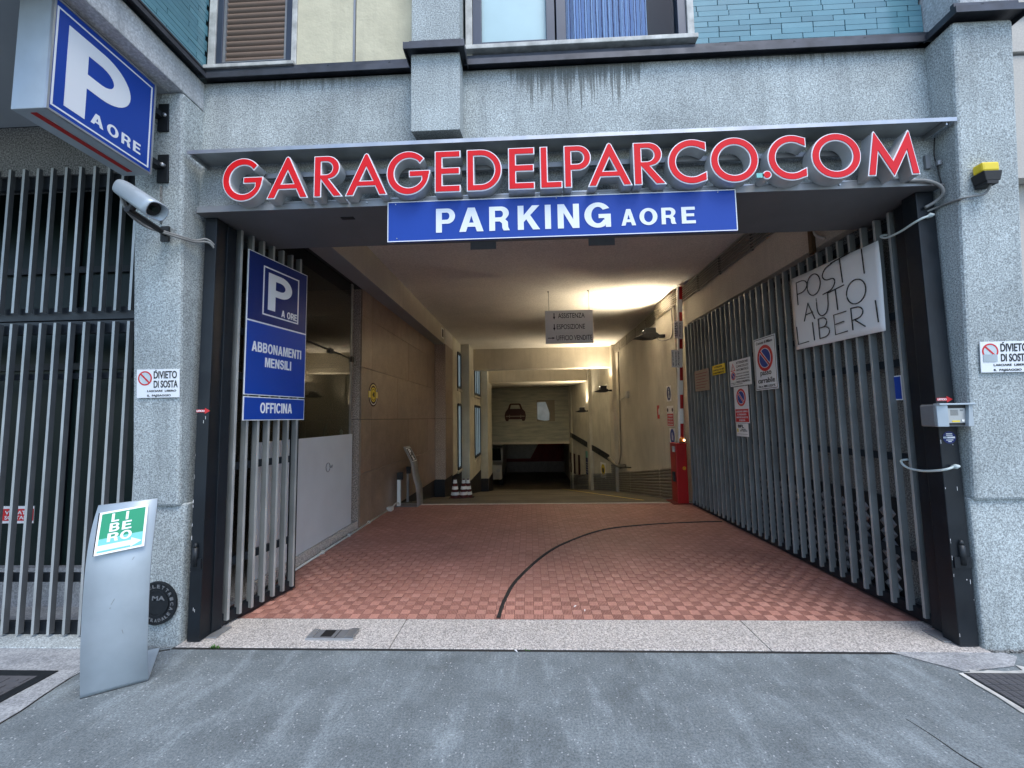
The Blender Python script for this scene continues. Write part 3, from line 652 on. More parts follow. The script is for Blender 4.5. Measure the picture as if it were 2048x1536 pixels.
for i, ch in enumerate('GARAGEDELPARCO.COM'):
    x0, x1 = LX[2*i], LX[2*i+1]; g = glyph(ch); gw = max(p[0] for p in g[0])-min(0, min(p[0] for p in g[0]))
    z0, z1 = 3.143, 3.45
    if ch == '.': z0, z1 = 3.15, 3.15+.30
    body = solid(curve_mesh(g, 0, x0, x1, z0, z1, 2.895, 2.806, gw), 'letter_steel', 'letter', LS)
    bpy.context.view_layer.update()
    e = solid(curve_mesh(g, .0002, x0, x1, z0, z1, 2.8065, 2.801, gw), 'sign_white', 'white_edge', body)
    f = solid(curve_mesh(g, -.0072, x0, x1, z0, z1, 2.803, 2.797, gw), 'red_acrylic', 'red_face', body)
box('rail', -2.13, 2.70, 2.905, 2.93, 3.365, 3.40, 'dull_steel', LS); box('rail', -2.13, 2.72, 2.90, 2.965, 3.165, 3.175, 'steel', LS)
tag(box('paper_scrap', 1.585, 1.632, 2.801, 2.803, 3.163, 3.195, 'teal'), 'small torn turquoise sticker between the last O and the dot of the red letters', 'sticker')

def HG(c):
    if c == ' ': return .3, []
    if c == 'P': return .68, [[(0, 0), (0, 1), (.40, 1)] + arc_pts(.40, .68, .28, .32, 90, -90, 16) + [(.21, .36), (.21, 0)], [(.21, .53), (.21, .83), (.38, .83)] + arc_pts(.38, .68, .10, .15, 86, -86, 8) + [(.38, .53)]]
    if c == 'R': return .74, [[(0, 0), (0, 1), (.43, 1)] + arc_pts(.43, .72, .28, .28, 90, -50, 14) + [(.58, .46), (.67, .36), (.68, .14), (.74, 0), (.52, 0), (.47, .10), (.46, .30), (.38, .38), (.21, .38), (.21, 0)], [(.21, .55), (.21, .83), (.40, .83)] + arc_pts(.40, .69, .10, .14, 86, -86, 8) + [(.40, .55)]]
    if c == 'A': return .80, [[(0, 0), (.285, 1), (.515, 1), (.80, 0), (.58, 0), (.525, .20), (.275, .20), (.22, 0)], [(.325, .37), (.475, .37), (.40, .66)][::-1]]
    if c == 'K': return .78, [[(0, 0), (0, 1), (.21, 1), (.21, .60), (.51, 1), (.77, 1), (.44, .60), (.78, 0), (.53, 0), (.30, .43), (.21, .32), (.21, 0)]]
    if c == 'I': return .21, [[(0, 0), (0, 1), (.21, 1), (.21, 0)]]
    if c == 'N': return .72, [[(0, 0), (0, 1), (.22, 1), (.52, .36), (.52, 1), (.72, 1), (.72, 0), (.50, 0), (.20, .64), (.20, 0)]]
    if c == 'E': return .62, [[(0, 0), (0, 1), (.61, 1), (.61, .82), (.21, .82), (.21, .60), (.57, .60), (.57, .43), (.21, .43), (.21, .18), (.63, .18), (.63, 0)]]
    if c == 'L': return .58, [[(0, 0), (0, 1), (.21, 1), (.21, .18), (.58, .18), (.58, 0)]]
    if c == 'F': return .58, [[(0, 0), (0, 1), (.59, 1), (.59, .82), (.21, .82), (.21, .59), (.53, .59), (.53, .42), (.21, .42), (.21, 0)]]
    if c == 'T': return .64, [[(.215, 0), (.215, .82), (0, .82), (0, 1), (.64, 1), (.64, .82), (.425, .82), (.425, 0)]]
    if c == 'M': return .86, [[(0, 0), (0, 1), (.29, 1), (.43, .36), (.57, 1), (.86, 1), (.86, 0), (.66, 0), (.66, .72), (.50, 0), (.36, 0), (.20, .72), (.20, 0)]]
    if c == 'O': return .80, [arc_pts(.40, .5, .40, .52, 90, -270, 36)[:-1], arc_pts(.40, .5, .195, .34, 90, -270, 28)[:-1]]
    if c == 'B': return .72, [[(0, 0), (0, 1), (.42, 1)] + arc_pts(.42, .75, .26, .25, 90, -50, 10) + [(.62, .51)] + arc_pts(.43, .28, .29, .28, 40, -90, 12), [(.21, .18), (.21, .42), (.42, .42)] + arc_pts(.42, .30, .09, .12, 86, -86, 6) + [(.42, .18)], [(.21, .60), (.21, .83), (.40, .83)] + arc_pts(.40, .715, .08, .115, 86, -86, 6) + [(.40, .60)]]
    if c == 'C': return .76, [arc_pts(.40, .5, .40, .52, 28, 332, 34) + [(.56, .26)] + arc_pts(.40, .5, .195, .34, 322, 38, 28)[0:] + [(.56, .74)]]
    if c == 'G': return .78, [arc_pts(.40, .5, .40, .52, 32, 300, 32) + [(.61, .12), (.63, 0), (.78, 0), (.78, .54), (.42, .54), (.42, .37), (.59, .37), (.59, .30)] + arc_pts(.40, .5, .195, .34, 325, 38, 28) + [(.56, .72)]]
    if c == 'S':
        P_ = smooth_path([(.60, .70, 0), (.51, .87, 0), (.35, .92, 0), (.18, .87, 0), (.11, .73, 0), (.19, .60, 0), (.35, .53, 0), (.52, .45, 0), (.60, .30, 0), (.53, .14, 0), (.35, .08, 0), (.17, .14, 0), (.09, .31, 0)], 3)
        L_, R_ = [], []
        for i_, p in enumerate(P_):
            t_ = (P_[min(i_+1, len(P_)-1)]-P_[max(i_-1, 0)]).normalized(); L_.append((p.x-t_.y*.095, p.y+t_.x*.095)); R_.append((p.x+t_.y*.095, p.y-t_.x*.095))
        return .70, [L_+R_[::-1]]
    return .5, []
def htext(fr, s, u0, v0, wd, ht, m, parent, n0=.0, t=.0015, gap=.10, name='lettering', asp=None):
    adv = []; x = 0
    for ch in s:
        w_, g = HG(ch); adv.append((x, g)); x += w_+gap
    tot = x-gap; k = wd/tot
    cu = bpy.data.curves.new('g', 'CURVE'); cu.dimensions = '2D'; cu.fill_mode = 'BOTH'; cu.extrude = t/2
    for x0_, g in adv:
        for p in g:
            sp = cu.splines.new('POLY'); sp.points.add(len(p)-1); sp.use_cyclic_u = True
            for q, (u, v) in zip(sp.points, p): q.co = (u0+(x0_+u)*k, v0+v*ht, 0, 1)
    o = bpy.data.objects.new('g', cu); COL.objects.link(o); dg = bpy.context.evaluated_depsgraph_get(); dg.update()
    me = bpy.data.meshes.new_from_object(o.evaluated_get(dg)); bpy.data.objects.remove(o)
    for v in me.vertices: v.co = fr.p(v.co.x, v.co.y, n0+t/2+v.co.z)
    return solid(me, m, name, parent)
# ================================================================= PARKING SIGN
PS = thing('sign', 'wide blue sign reading PARKING A ORE under the red letters', 'sign', (.23, 2.87, 2.83))
fr = Frame((-1.0, 2.872, 2.826), (1, 0, 0), (0, 0, 1))
box('panel', -1.0, 1.474, 2.873, 2.893, 2.826, 3.125, 'blue_sign', PS, .002)
fborder(fr, 0, 2.474, 0, .299, .006, 'sign_white', PS, -.001, .002)
xs = [(-.646, -.508), (-.478, -.303), (-.262, -.115), (-.058, .100), (.136, .178), (.226, .378), (.415, .600)]
for c, (a, b_) in zip('PARKING', xs): htext(fr, c, a+1.0, .057, b_-a, .178, 'sign_white', PS, .001)
for c, (a, b_) in zip('AORE', ((.673, .775), (.800, .925), (.953, 1.055), (1.092, 1.187))): htext(fr, c, a+1.0, .062, b_-a, .12, 'sign_white', PS, .001)
bm = bmesh.new()
for x, z in ((-.94, 3.105), (.22, 3.11), (1.35, 3.108), (-.93, 2.85)): bm_tube(bm, [(x, 2.872, z), (x, 2.868, z)], .004, 6)
o = obj('screw', bm, 'steel', PS); o['kind'] = 'stuff'

# ================================================================= PROJECTING P SIGN
Q = thing('sign', 'projecting blue box sign with large white P and A ORE hung under the overhang', 'sign', (-2.7, 2.6, 3.28))
zb, zt, ya, yb = 3.283, 3.955, 1.93, 2.68; xf, xb = -2.61, -2.815
ya = 2.042
box('housing', xb, xf-.012, ya, yb, zb, zt, 'silver', Q, .003)
bm = bmesh.new()
for a in ((ya, ya+.012, zb, zt), (yb-.012, yb, zb, zt), (ya+.012, yb-.012, zb, zb+.012), (ya+.012, yb-.012, zt-.012, zt)): bm_box(bm, xf-.014, xf+.002, *a)
obj('edge_trim', bm, 'steel', Q)
fr = Frame((xf-.002, ya, zb), (0, 1, 0), (0, 0, 1)); W = yb-ya; H = zt-zb
box('face', xf-.013, xf-.002, ya+.012, yb-.012, zb+.012, zt-.012, 'blue_sign', Q)
fborder(fr, .018, W-.026, .035, H-.045, .010, 'sign_white', Q, 0, .002)
Pp = [[(0, 0), (0, 1), (.38, 1)] + arc_pts(.40, .70, .38, .30, 88, -88, 20) + [(.38, .40), (.23, .40), (.23, 0)], [(.23, .58), (.23, .82), (.38, .82)] + arc_pts(.39, .70, .165, .12, 85, -85, 10) + [(.38, .58)]]
def fglyph(fr, polys, u0, v0, wd, ht, gw, m, parent, n0, t, name='lettering'):
    cu = bpy.data.curves.new('g', 'CURVE'); cu.dimensions = '2D'; cu.fill_mode = 'BOTH'; cu.extrude = t/2
    for p in polys:
        sp = cu.splines.new('POLY'); sp.points.add(len(p)-1); sp.use_cyclic_u = True
        for q, (u, v) in zip(sp.points, p): q.co = (u0+u*wd/gw, v0+v*ht, 0, 1)
    o = bpy.data.objects.new('g', cu); COL.objects.link(o); dg = bpy.context.evaluated_depsgraph_get(); dg.update()
    me = bpy.data.meshes.new_from_object(o.evaluated_get(dg)); bpy.data.objects.remove(o)
    for v in me.vertices: v.co = fr.p(v.co.x, v.co.y, n0+t/2+v.co.z)
    return solid(me, m, name, parent)
fglyph(fr, Pp, .082, .078, .378, .49, .78, 'sign_white', Q, 0, .002)
for c, u, wd in (('A', .228, .075), ('O', .325, .072), ('R', .418, .062), ('E', .497, .052)): htext(fr, c, u, .088, wd, .072, 'sign_white', Q, 0)
box('red_strip', -2.735, -2.70, ya+.03, yb-.05, zb-.004, zb-.001, 'red', Q)
for z in (3.42, 3.80):
    o = box('bracket_plate', -2.68, -2.60, 2.775 if z > 3.6 else 2.793, 2.812, z-.12, z+.09, 'iron', Q, .002)
    box('arm', -2.70, -2.64, 2.67, 2.80, z-.02, z+.02, 'iron', Q)
    tube('bolt', [(-2.625, 2.79, z), (-2.625, 2.765, z)], .014, 'steel', Q, 6)

# ================================================================= LEFT GATE (closed)
G = thing('gate', 'tall closed grille gate of grey vertical slats left of the pillar', 'gate', (-4.5, 3.05, 0))
NS = 29
sm = {}
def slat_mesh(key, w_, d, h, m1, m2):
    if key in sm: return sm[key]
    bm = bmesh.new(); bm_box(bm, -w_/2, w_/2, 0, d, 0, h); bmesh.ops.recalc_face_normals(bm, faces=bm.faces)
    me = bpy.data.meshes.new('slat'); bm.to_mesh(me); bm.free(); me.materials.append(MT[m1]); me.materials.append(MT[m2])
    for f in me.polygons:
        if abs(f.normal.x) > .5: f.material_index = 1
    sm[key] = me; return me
for i in range(NS):
    x = -3.062-i*.1185
    for key, z0, z1, d in (('u', 2.425, 3.60, .032), ('l', .03, 2.34, .036)):
        me = slat_mesh(key, .021, d, z1-z0, 'slat', 'slat_side'); o = bpy.data.objects.new('slat', me); COL.objects.link(o); o.parent = G
        o.matrix_parent_inverse = G.matrix_world.inverted(); o.location = (x, 3.025, z0)
x = -2.945
for z0, z1 in ((2.43, 3.6), (.03, 2.35)): box('slat', x-.01, x+.01, 3.025, 3.075, z0, z1, 'slat', G)
for n, z0, z1 in (('rail', 2.37, 2.47), ('rail', 2.262, 2.362), ('rail', 1.905, 1.95), ('rail', .385, .445), ('rail', .0, .10), ('rail', 3.45, 3.6)):
    box(n, -6.8, -2.9, 3.07, 3.105, z0, z1, 'navy_steel', G, .002)
# dark glazed front behind left gate
SF = thing('shopfront', 'dark green glazed shopfront seen behind the slats of the left gate', 'shopfront', (-4.5, 3.6, 0))
box('glass_wall', -6.9, -2.75, 3.62, 3.64, .32, 3.9, 'dark_green', SF); box('stone_base', -6.9, -2.75, 3.55, 3.66, 0, .32, 'slab', SF)
for x in (-6, -5.1, -4.2, -3.3): box('mullion', x, x+.05, 3.58, 3.62, .32, 3.9, 'navy_steel', SF)
for z in (2.05, 2.95): box('transom', -6.9, -2.75, 3.585, 3.62, z, z+.06, 'navy_steel', SF)
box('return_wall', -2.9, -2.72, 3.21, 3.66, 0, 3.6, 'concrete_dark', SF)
RS = thing('sign', 'small red and white notice half hidden behind the left gate slats', 'sign', (-4.0, 3.15, .8))
fr = Frame((-4.09, 3.13, .80), (1, 0, 0), (0, 0, 1)); box('plate', -4.09, -3.84, 3.131, 3.136, .80, .93, 'sign_white', RS); frect(fr, .0, .25, .02, .11, 'sign_red', RS, 0)
for k, s in enumerate(('VIETATO', 'SOSTARE')): ftext(fr, s, .02, .068-k*.038, .21, .028, 'sign_white', RS, .02, .002)

# ================================================================= ENTRANCE POSTS & LEAVES
def post(x0, x1, l):
    t = thing('gate_post', l, 'gate post', ((x0+x1)/2, 3.0, 0))
    box('tube', x0, x1, 2.985, 3.10, .01, 3.115, 'navy_steel', t, .004)
    s = 1 if x0 > 0 else -1
    cx = (x0+x1)/2+(0.004*s); z = .53
    bm = bmesh.new(); bm_tube(bm, [(cx, 2.978, z), (cx, 2.978, z+.13)], .018, 10); bm_tube(bm, [(cx, 2.978, z+.13), (cx, 2.978, z+.16)], [.018, .009], 10); obj('hinge_pin', bm, 'iron', t, smooth=True)
    box('hinge_plate', x0+.01, x1-.005, 2.975, 2.985, z-.02, z+.05, 'navy_steel', t)
    bm = bmesh.new()
    rr = random.Random(int(x0*100))
    for k in range(14):
        zz = rr.uniform(.02, 1.6); xx = rr.choice((x0+.003, x0+.003, x1-.006, rr.uniform(x0, x1-.01))); bm_box(bm, xx, xx+rr.uniform(.001, .003), 2.983, 2.9845, zz, zz+rr.uniform(.004, .03))
    o = obj('paint_chip', bm, 'paper', t); o['kind'] = 'stuff'
    return t
pl = post(-2.454, -2.362, 'dark steel gate post against the left pillar')
pr_ = post(2.79, 2.912, 'dark steel gate post against the right pillar')
for x0, x1, t in ((-2.36, -2.28, pl), (2.74, 2.86, pr_)): box('foot_plate', x0, x1, 3.04, 3.20, .004, .014, 'dull_steel', t, .003)
def arrow_sticker(x, z, l):
    t = thing('sticker', l, 'sticker', (x, 2.98, z)); fr = Frame((x, 2.9835, z), (1, 0, 0), (0, 0, 1))
    fpoly(fr, [(0, .008), (.065, .008), (.065, -.004), (.105, .018), (.065, .040), (.065, .028), (0, .028)], 'sign_red', t, 0, .001, 'arrow')
    ftext(fr, 'UFFICIO', .003, .011, .06, .014, 'sign_white', t, .02, .001); return t
arrow_sticker(-2.457, 1.62, 'red arrow sticker reading UFFICIO on the left gate post')
arrow_sticker(2.795, 1.612, 'red arrow sticker reading UFFICIO above the intercom on the right post')

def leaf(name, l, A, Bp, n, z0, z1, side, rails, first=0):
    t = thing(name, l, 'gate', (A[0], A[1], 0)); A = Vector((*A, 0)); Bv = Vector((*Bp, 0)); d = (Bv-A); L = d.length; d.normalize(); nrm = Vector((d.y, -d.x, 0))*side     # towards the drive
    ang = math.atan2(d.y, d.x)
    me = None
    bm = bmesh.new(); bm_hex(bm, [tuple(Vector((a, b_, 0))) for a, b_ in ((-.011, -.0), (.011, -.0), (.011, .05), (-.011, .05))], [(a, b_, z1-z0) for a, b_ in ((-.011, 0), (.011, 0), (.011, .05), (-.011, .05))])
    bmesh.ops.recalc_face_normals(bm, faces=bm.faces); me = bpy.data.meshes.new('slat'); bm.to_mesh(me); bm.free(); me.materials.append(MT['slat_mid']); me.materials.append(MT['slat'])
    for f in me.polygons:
        if f.normal.y < -.5: f.material_index = 1  # drive-facing edge gets the lighter copy as a painted highlight
    for i in range(n):
        p = A+d*(L*i/(n-1)); o = bpy.data.objects.new('slat', me); COL.objects.link(o); o.parent = t; o.matrix_parent_inverse = t.matrix_world.inverted()
        # local y axis (depth .05) points away from the drive
        R = Matrix((d, -nrm, Vector((0, 0, 1)))).transposed().to_4x4(); R.translation = p+Vector((0, 0, z0)); o.matrix_world = R
    for (za, zb_) in rails:
        bm = bmesh.new(); q = [A-d*.06-nrm*.052, Bv+d*.03-nrm*.052, Bv+d*.03-nrm*.085, A-d*.06-nrm*.085]
        bm_hex(bm, [(p.x, p.y, za) for p in q], [(p.x, p.y, zb_) for p in q]); obj('rail', bm, 'navy_steel', t, .002)
    bm = bmesh.new(); q = [A-d*.13-nrm*.0, A-d*.05-nrm*.0, A-d*.05-nrm*.09, A-d*.13-nrm*.09]
    bm_hex(bm, [(p.x, p.y, .02) for p in q], [(p.x, p.y, 3.10) for p in q]); obj('stile', bm, 'navy_steel', t, .003)
    bm = bmesh.new(); q = [A-d*.05-nrm*.03, Bv+d*.03-nrm*.03, Bv+d*.03-nrm*.088, A-d*.05-nrm*.088]
    bm_hex(bm, [(p.x, p.y, .015) for p in q], [(p.x, p.y, .10) for p in q]); obj('bottom_rail', bm, 'navy_steel', t, .003)
    bm = bmesh.new(); q = [Bv+d*.012-nrm*.02, Bv+d*.05-nrm*.02, Bv+d*.05-nrm*.088, Bv+d*.012-nrm*.088]
    bm_hex(bm, [(p.x, p.y, .02) for p in q], [(p.x, p.y, z1-.02) for p in q]); obj('end_stile', bm, 'navy_steel', t, .003)
    return t, A, d, nrm
RAILS = [(3.0, 3.06), (2.27, 2.33), (1.90, 1.96), (1.17, 1.23), (.43, .49)]
gl, A, d, nrm = leaf('gate_leaf', 'short open left gate leaf of grey slats carrying the tall blue sign', (-2.325, 3.215), (-2.19, 3.855), 7, .05, 3.12, 1, RAILS)
# blue sign on left leaf
T_ = thing('sign', 'tall dark blue sign on the left gate leaf reading P A ORE ABBONAMENTI MENSILI OFFICINA', 'sign', (-2.25, 3.55, 1.56))
O = Vector((-2.298, 3.262, 1.564)); E_ = Vector((-2.168, 3.935, 1.564)); U = E_-O; L = U.length
fr = Frame(O, U, (0, 0, 1))
fpoly(fr, [(0, 0), (L, 0), (L, .196), (0, .196)], 'sign_white', T_, -.008, .007, 'panel'); fpoly(fr, [(0, .21), (L, .21), (L, 1.42), (0, 1.42)], 'sign_white', T_, -.008, .007, 'panel')
frect(fr, .007, L-.007, .007, .189, 'blue_sign', T_, -.001, .0015); frect(fr, .007, L-.007, .217, .822, 'blue_sign', T_, -.001, .0015); frect(fr, .007, L-.007, .836, 1.413, 'navy_sign', T_, -.001, .0015)
fborder(fr, .155, .575, .905, 1.335, .012, 'sign_white', T_, .0005, .0015)
frect(fr, .172, .560, .92, 1.32, 'navy_sign', T_, .0005, .001)
fglyph(fr, Pp, .21, .96, .275, .33, .78, 'sign_white', T_, .0015, .0015)
htext(fr, 'A ORE', .365, .93, .19, .062, 'sign_white', T_, .0015)
htext(fr, 'ABBONAMENTI', .06, .575, .565, .085, 'sign_white', T_, .0005); htext(fr, 'MENSILI', .20, .455, .30, .082, 'sign_white', T_, .0005); htext(fr, 'OFFICINA', .165, .06, .36, .088, 'sign_white', T_, .0005)

gr, A, d, nrm = leaf('gate_leaf', 'long open right gate leaf of grey slats with notices fixed to it', (2.822, 3.262), (2.742, 7.34), 32, .06, 3.10, -1, RAILS)
def gx(y): return 2.822+(y-3.262)*(2.742-2.822)/(7.34-3.262)-.006
def plate_on_gate(name, l, y_far, y_near, zb_, zt_, m='sign_white', cat='sign', off=0, t=.004):
    th = thing(name, l, cat, (gx(y_near), y_near, zb_)); O = Vector((gx(y_far)-off, y_far, zb_)); E2 = Vector((gx(y_near)-off, y_near, zb_)); U = E2-O
    fr = Frame(O, U, (0, 0, 1)); W = U.length; H = zt_-zb_
    fpoly(fr, [(0, 0), (W, 0), (W, H), (0, H)], m, th, 0, t, 'plate', 0); fr.O = fr.O+fr.N*(t+.0004); return th, fr, W, H
# handwritten poster
th = thing('poster', 'big white handwritten sheet POSTI AUTO LIBERI fixed to the slats', 'poster', (2.79, 3.34, 2.2))
y0_, y1_ = 4.415, 3.345
O = Vector((gx(4.415)-.01, 4.415, 2.205)); U = Vector((gx(3.345)-.01, 3.345, 2.205))-O; fr = Frame(O, U, (0, 0, 1)); W, H = U.length, .755
bm = bmesh.new(); nu, nv = 22, 12; gv = []
for j in range(nv+1):
    for i in range(nu+1):
        u, v = i/nu, j/nv; n = .006*math.sin(u*9+v*3)+.012*max(0, v-.85)*math.sin(u*20)
        bot = -.02*u; gv.append(bm.verts.new(fr.p(u*W, (bot*(1-v))+v*(H-.045*u), n)))
for j in range(nv):
    for i in range(nu):
        a = j*(nu+1)+i; bm.faces.new((gv[a], gv[a+1], gv[a+nu+2], gv[a+nu+1]))
po = obj('sheet', bm, 'paper', th, smooth=True); md = po.modifiers.new('s', 'SOLIDIFY'); md.thickness = .0015
def ell(cx, cy, rx, ry, a0=0, a1=360, n=22): return [(cx+rx*math.cos(rad(a0+(a1-a0)*i/n)), cy+ry*math.sin(rad(a0+(a1-a0)*i/n))) for i in range(n+1)]
hw = []
# POSTI
hw += [[(.09, .46), (.085, .70)], [(.085, .70)] + ell(.14, .635, .09, .062, 80, -80, 12) + [(.09, .575)]]
hw += [ell(.315, .60, .085, .105)]
hw += [smooth_path([(.55, .72, 0), (.47, .70, 0), (.43, .64, 0), (.47, .59, 0), (.55, .575, 0), (.565, .53, 0), (.52, .48, 0), (.42, .465, 0)], 5)]
hw += [[(.535, .725), (.745, .735)], [(.635, .73), (.65, .50)], [(.86, .72), (.868, .50)]]
# AUTO
hw += [[(.16, .27), (.225, .44), (.30, .26)], [(.185, .33), (.28, .335)], smooth_path([(.335, .455, 0), (.34, .33, 0), (.38, .27, 0), (.44, .28, 0), (.47, .34, 0), (.475, .455, 0)], 5)]
hw += [[(.475, .46), (.66, .475)], [(.565, .465), (.575, .27)], ell(.775, .375, .095, .105)]
# LIBERI
hw += [[(.045, .24), (.055, .05), (.20, .055)], [(.265, .235), (.275, .05)], [(.345, .05), (.34, .245)], [(.34, .245)] + ell(.39, .20, .05, .045, 80, -80, 8) + [(.345, .155)] + ell(.40, .105, .065, .05, 80, -80, 8) + [(.345, .052)]]
hw += [[(.66, .235), (.525, .235), (.53, .05), (.66, .055)], [(.53, .145), (.63, .15)], [(.715, .05), (.71, .245)], [(.71, .245)] + ell(.765, .19, .06, .05, 80, -80, 8) + [(.715, .135)], [(.74, .135), (.835, .055)], [(.945, .245), (.955, .06)]]
hw = [[(p[0]*W/1.0 if not isinstance(p, Vector) else p.x*W, (p[1] if not isinstance(p, Vector) else p.y)*.98) for p in ln] for ln in hw]
fstrokes(fr, hw, .0048, 'black', th, .013)
# passo carrabile
th, fr, W, H = plate_on_gate('sign', 'white sign with no-parking roundel reading passo carrabile', 5.205, 4.769, 1.832, 2.455)
fborder(fr, .012, W-.012, .012, H-.012, .006, 'black', th, 0, .001)
ftext(fr, 'Comune di Milano', .055, H-.075, W-.11, .034, 'black', th, .008, 0)
noparking(fr, W/2, H*.60, .155, th, 0)
ftext(fr, 'passo', W*.25, .155, W*.5, .062, 'black', th, .012, 0); ftext(fr, 'carrabile', W*.12, .082, W*.76, .062, 'black', th, .012, 0); ftext(fr, 'Aut. n. 8083 LODI 95', W*.12, .03, W*.76, .028, 'black', th, .006, 0)
# attenzione cancello automatico
th, fr, W, H = plate_on_gate('sign', 'white warning plate reading ATTENZIONE CANCELLO AUTOMATICO', 5.826, 5.304, 1.924, 2.27)
for k, s in enumerate(('ATTENZIONE', 'CANCELLO', 'AUTOMATICO')): ftext(fr, s, W*.34, H-.055-k*.048, W*.56, .03, 'black', th, .008, 0)
for k, s in enumerate(("E' VIETATO SOSTARE", "NEL RAGGIO D'AZIONE", 'E ATTRAVERSARE CON', 'CANCELLO IN MOVIMENTO')): ftext(fr, s, W*.30, H-.195-k*.034, W*.62, .017, 'black', th, .004, 0)
for k, s in enumerate(("La Ditta non si assume responsabilita' per danni", 'a cose o persone')): ftext(fr, s, W*.05, .03-k*.022+.008, W*(.9 if k == 0 else .55), .013, 'black', th, .003, 0)
tri = [(.03, H-.14), (.15, H-.14), (.09, H-.035)]; fpoly(fr, tri, 'sign_red', th, 0, .001, 'triangle'); fpoly(fr, [(.047, H-.13), (.133, H-.13), (.09, H-.055)], 'sign_white', th, .0012, .0006, 'triangle'); frect(fr, .086, .094, H-.125, H-.075, 'black', th, .002, .0006)
noparking(fr, .09, H-.205, .055, th, 0)
# red/white
th, fr, W, H = plate_on_gate('sign', 'narrow white sign with no-parking roundel above a red text panel', 5.745, 5.40, 1.437, 1.913)
noparking(fr, W/2, H*.70, .115, th, 0); frect(fr, .012, W-.012, .012, H*.38, 'sign_red', th, 0)
for k, s in enumerate(('LASCIARE LIBERO', 'IL PASSAGGIO', 'ANCHE DI NOTTE', 'E FESTIVI')):
    ww = W*(.82 if k in (0, 2) else .62 if k == 1 else .4); ftext(fr, s, (W-ww)/2, .138-k*.038, ww, .022, 'sign_white', th, .012, .0016)
th, fr, W, H = plate_on_gate('notice', 'small white printed card under the red and white sign', 5.735, 5.444, 1.262, 1.432, 'paper')
ftext(fr, 'BFL', W*.15, H*.66, W*.5, .04, 'black', th, .04, 0); ftext(fr, 'CANCELLI', W*.4, H*.5, W*.4, .016, 'black', th, .01, 0); ftext(fr, 'AUTOMATICI', W*.3, H*.38, W*.6, .016, 'black', th, .01, 0); frect(fr, .02, .05, .055, .10, 'yellow', th, 0, .0008); frect(fr, .02, W-.02, .028, .032, 'cable', th, 0, .0008)
th, fr, W, H = plate_on_gate('sign', 'small yellow warning plate on the grey gate slats', 6.34, 5.953, 2.133, 2.276, 'yellow')
for k, s in enumerate(('ATTENZIONE', 'CANCELLO IN FASE', 'DI MOVIMENTO')): ftext(fr, s, W*(.18 if k == 0 else .07), H-.045-k*.042, W*(.62 if k == 0 else .86), .026, 'black', th, .012, 0)
th, fr, W, H = plate_on_gate('notice', 'faded brownish board with illegible text at the far end of the gate', 6.99, 6.46, 1.93, 2.265, 'fadedsign')
for k in range(6): frect(fr, .05, W-.05-(k % 3)*.05, H-.06-k*.045, H-.052-k*.045, 'redwall', th, 0, .0006)
# blue small plate behind
bl = thing('sign', 'small blue plate with white edge fixed inside the gate near the post', 'sign', (2.88, 3.37, 1.65))
fr = Frame((2.868, 3.42, 1.64), (0, -1, 0), (0, 0, 1)); frect(fr, 0, .10, 0, .19, 'sign_white', bl, 0, .004, 'plate'); frect(fr, .008, .092, .008, .182, 'sign_blue', bl, .004, .001)
# straps
for zt_, l in ((2.91, 'upper pale plastic strap tying the gate leaf to the post'), (1.16, 'lower pale plastic strap tying the gate leaf to the post')):
    s = 1 if zt_ > 2 else 0
    p = [(2.84, 3.30, zt_+.03), (2.79, 3.30, zt_+.02), (2.775, 3.24, zt_-.02), (2.772, 3.12, zt_-.03), (2.776, 3.01, zt_-.015), (2.80, 2.965, zt_), (2.845, 2.965, zt_+.015)]
    t = thing('strap', l, 'strap', (2.8, 3.2, zt_)); tube('band', smooth_path(p, 6), .008, 'strap', t, 8)
    bm = bmesh.new(); bm_tube(bm, [(2.842, 2.98, zt_+.012), (2.852, 2.955, zt_+.018), (2.872, 2.955, zt_+.02)], [.010, .017, .008], 10); obj('knot', bm, 'strap', t, smooth=True)
# things behind right gate: diamond embossed strip + grey panel
db = thing('lattice_panel', 'embossed diamond pattern metal panel behind the foot of the right gate', 'panel', (2.97, 4, 0))
bm = bmesh.new()
for r in range(8):
    for c in range(26):
        y = 3.65+c*.09; z = .12+r*.085; a = (2.955, y, z); q = [bm.verts.new(p) for p in ((2.975, y-.04, z), (2.975, y, z-.04), (2.975, y+.04, z), (2.975, y, z+.04))]; t = bm.verts.new(a)
        for k in range(4): bm.faces.new((q[k], q[(k+1) % 4], t))
o = obj('diamond_relief', bm, 'dull_steel', db); o['kind'] = 'stuff'; box('backing', 2.975, 2.99, 3.6, 6.0, .05, .85, 'iron', db)

# ================================================================= INTERCOM
I = thing('intercom', 'grey hooded intercom box on the right gate post', 'intercom', (2.78, 2.9, 1.45))
x0, x1, z0, z1, yf = 2.675, 2.905, 1.447, 1.594, 2.875
bm = bmesh.new(); bm_box(bm, x0, x1, yf+.0, 2.985, z0, z1)
top = obj('housing', bm, 'dull_steel', I, .01)
bm = bmesh.new()
bm_hex(bm, [(x0, yf-.012, z0), (x0+.055, yf-.03, z0), (x0+.055, yf, z0), (x0, yf, z0)], [(x0, yf-.012, z1), (x0+.055, yf-.03, z1), (x0+.055, yf, z1), (x0, yf, z1)]); obj('side_cheek', bm, 'silver', I, .003)
bm = bmesh.new(); bm_hex(bm, [(x1-.055, yf-.03, z0), (x1, yf-.01, z0), (x1, yf, z0), (x1-.055, yf, z0)], [(x1-.04, yf-.03, z1), (x1, yf-.01, z1), (x1, yf, z1), (x1-.04, yf, z1)]); obj('side_cheek', bm, 'silver', I, .003)
box('hood', x0, x1, yf-.035, yf+.01, z1-.006, z1+.006, 'silver', I, .003)
fr = Frame((x0+.07, yf-.002, z0+.012), (1, 0, 0), (0, 0, 1))
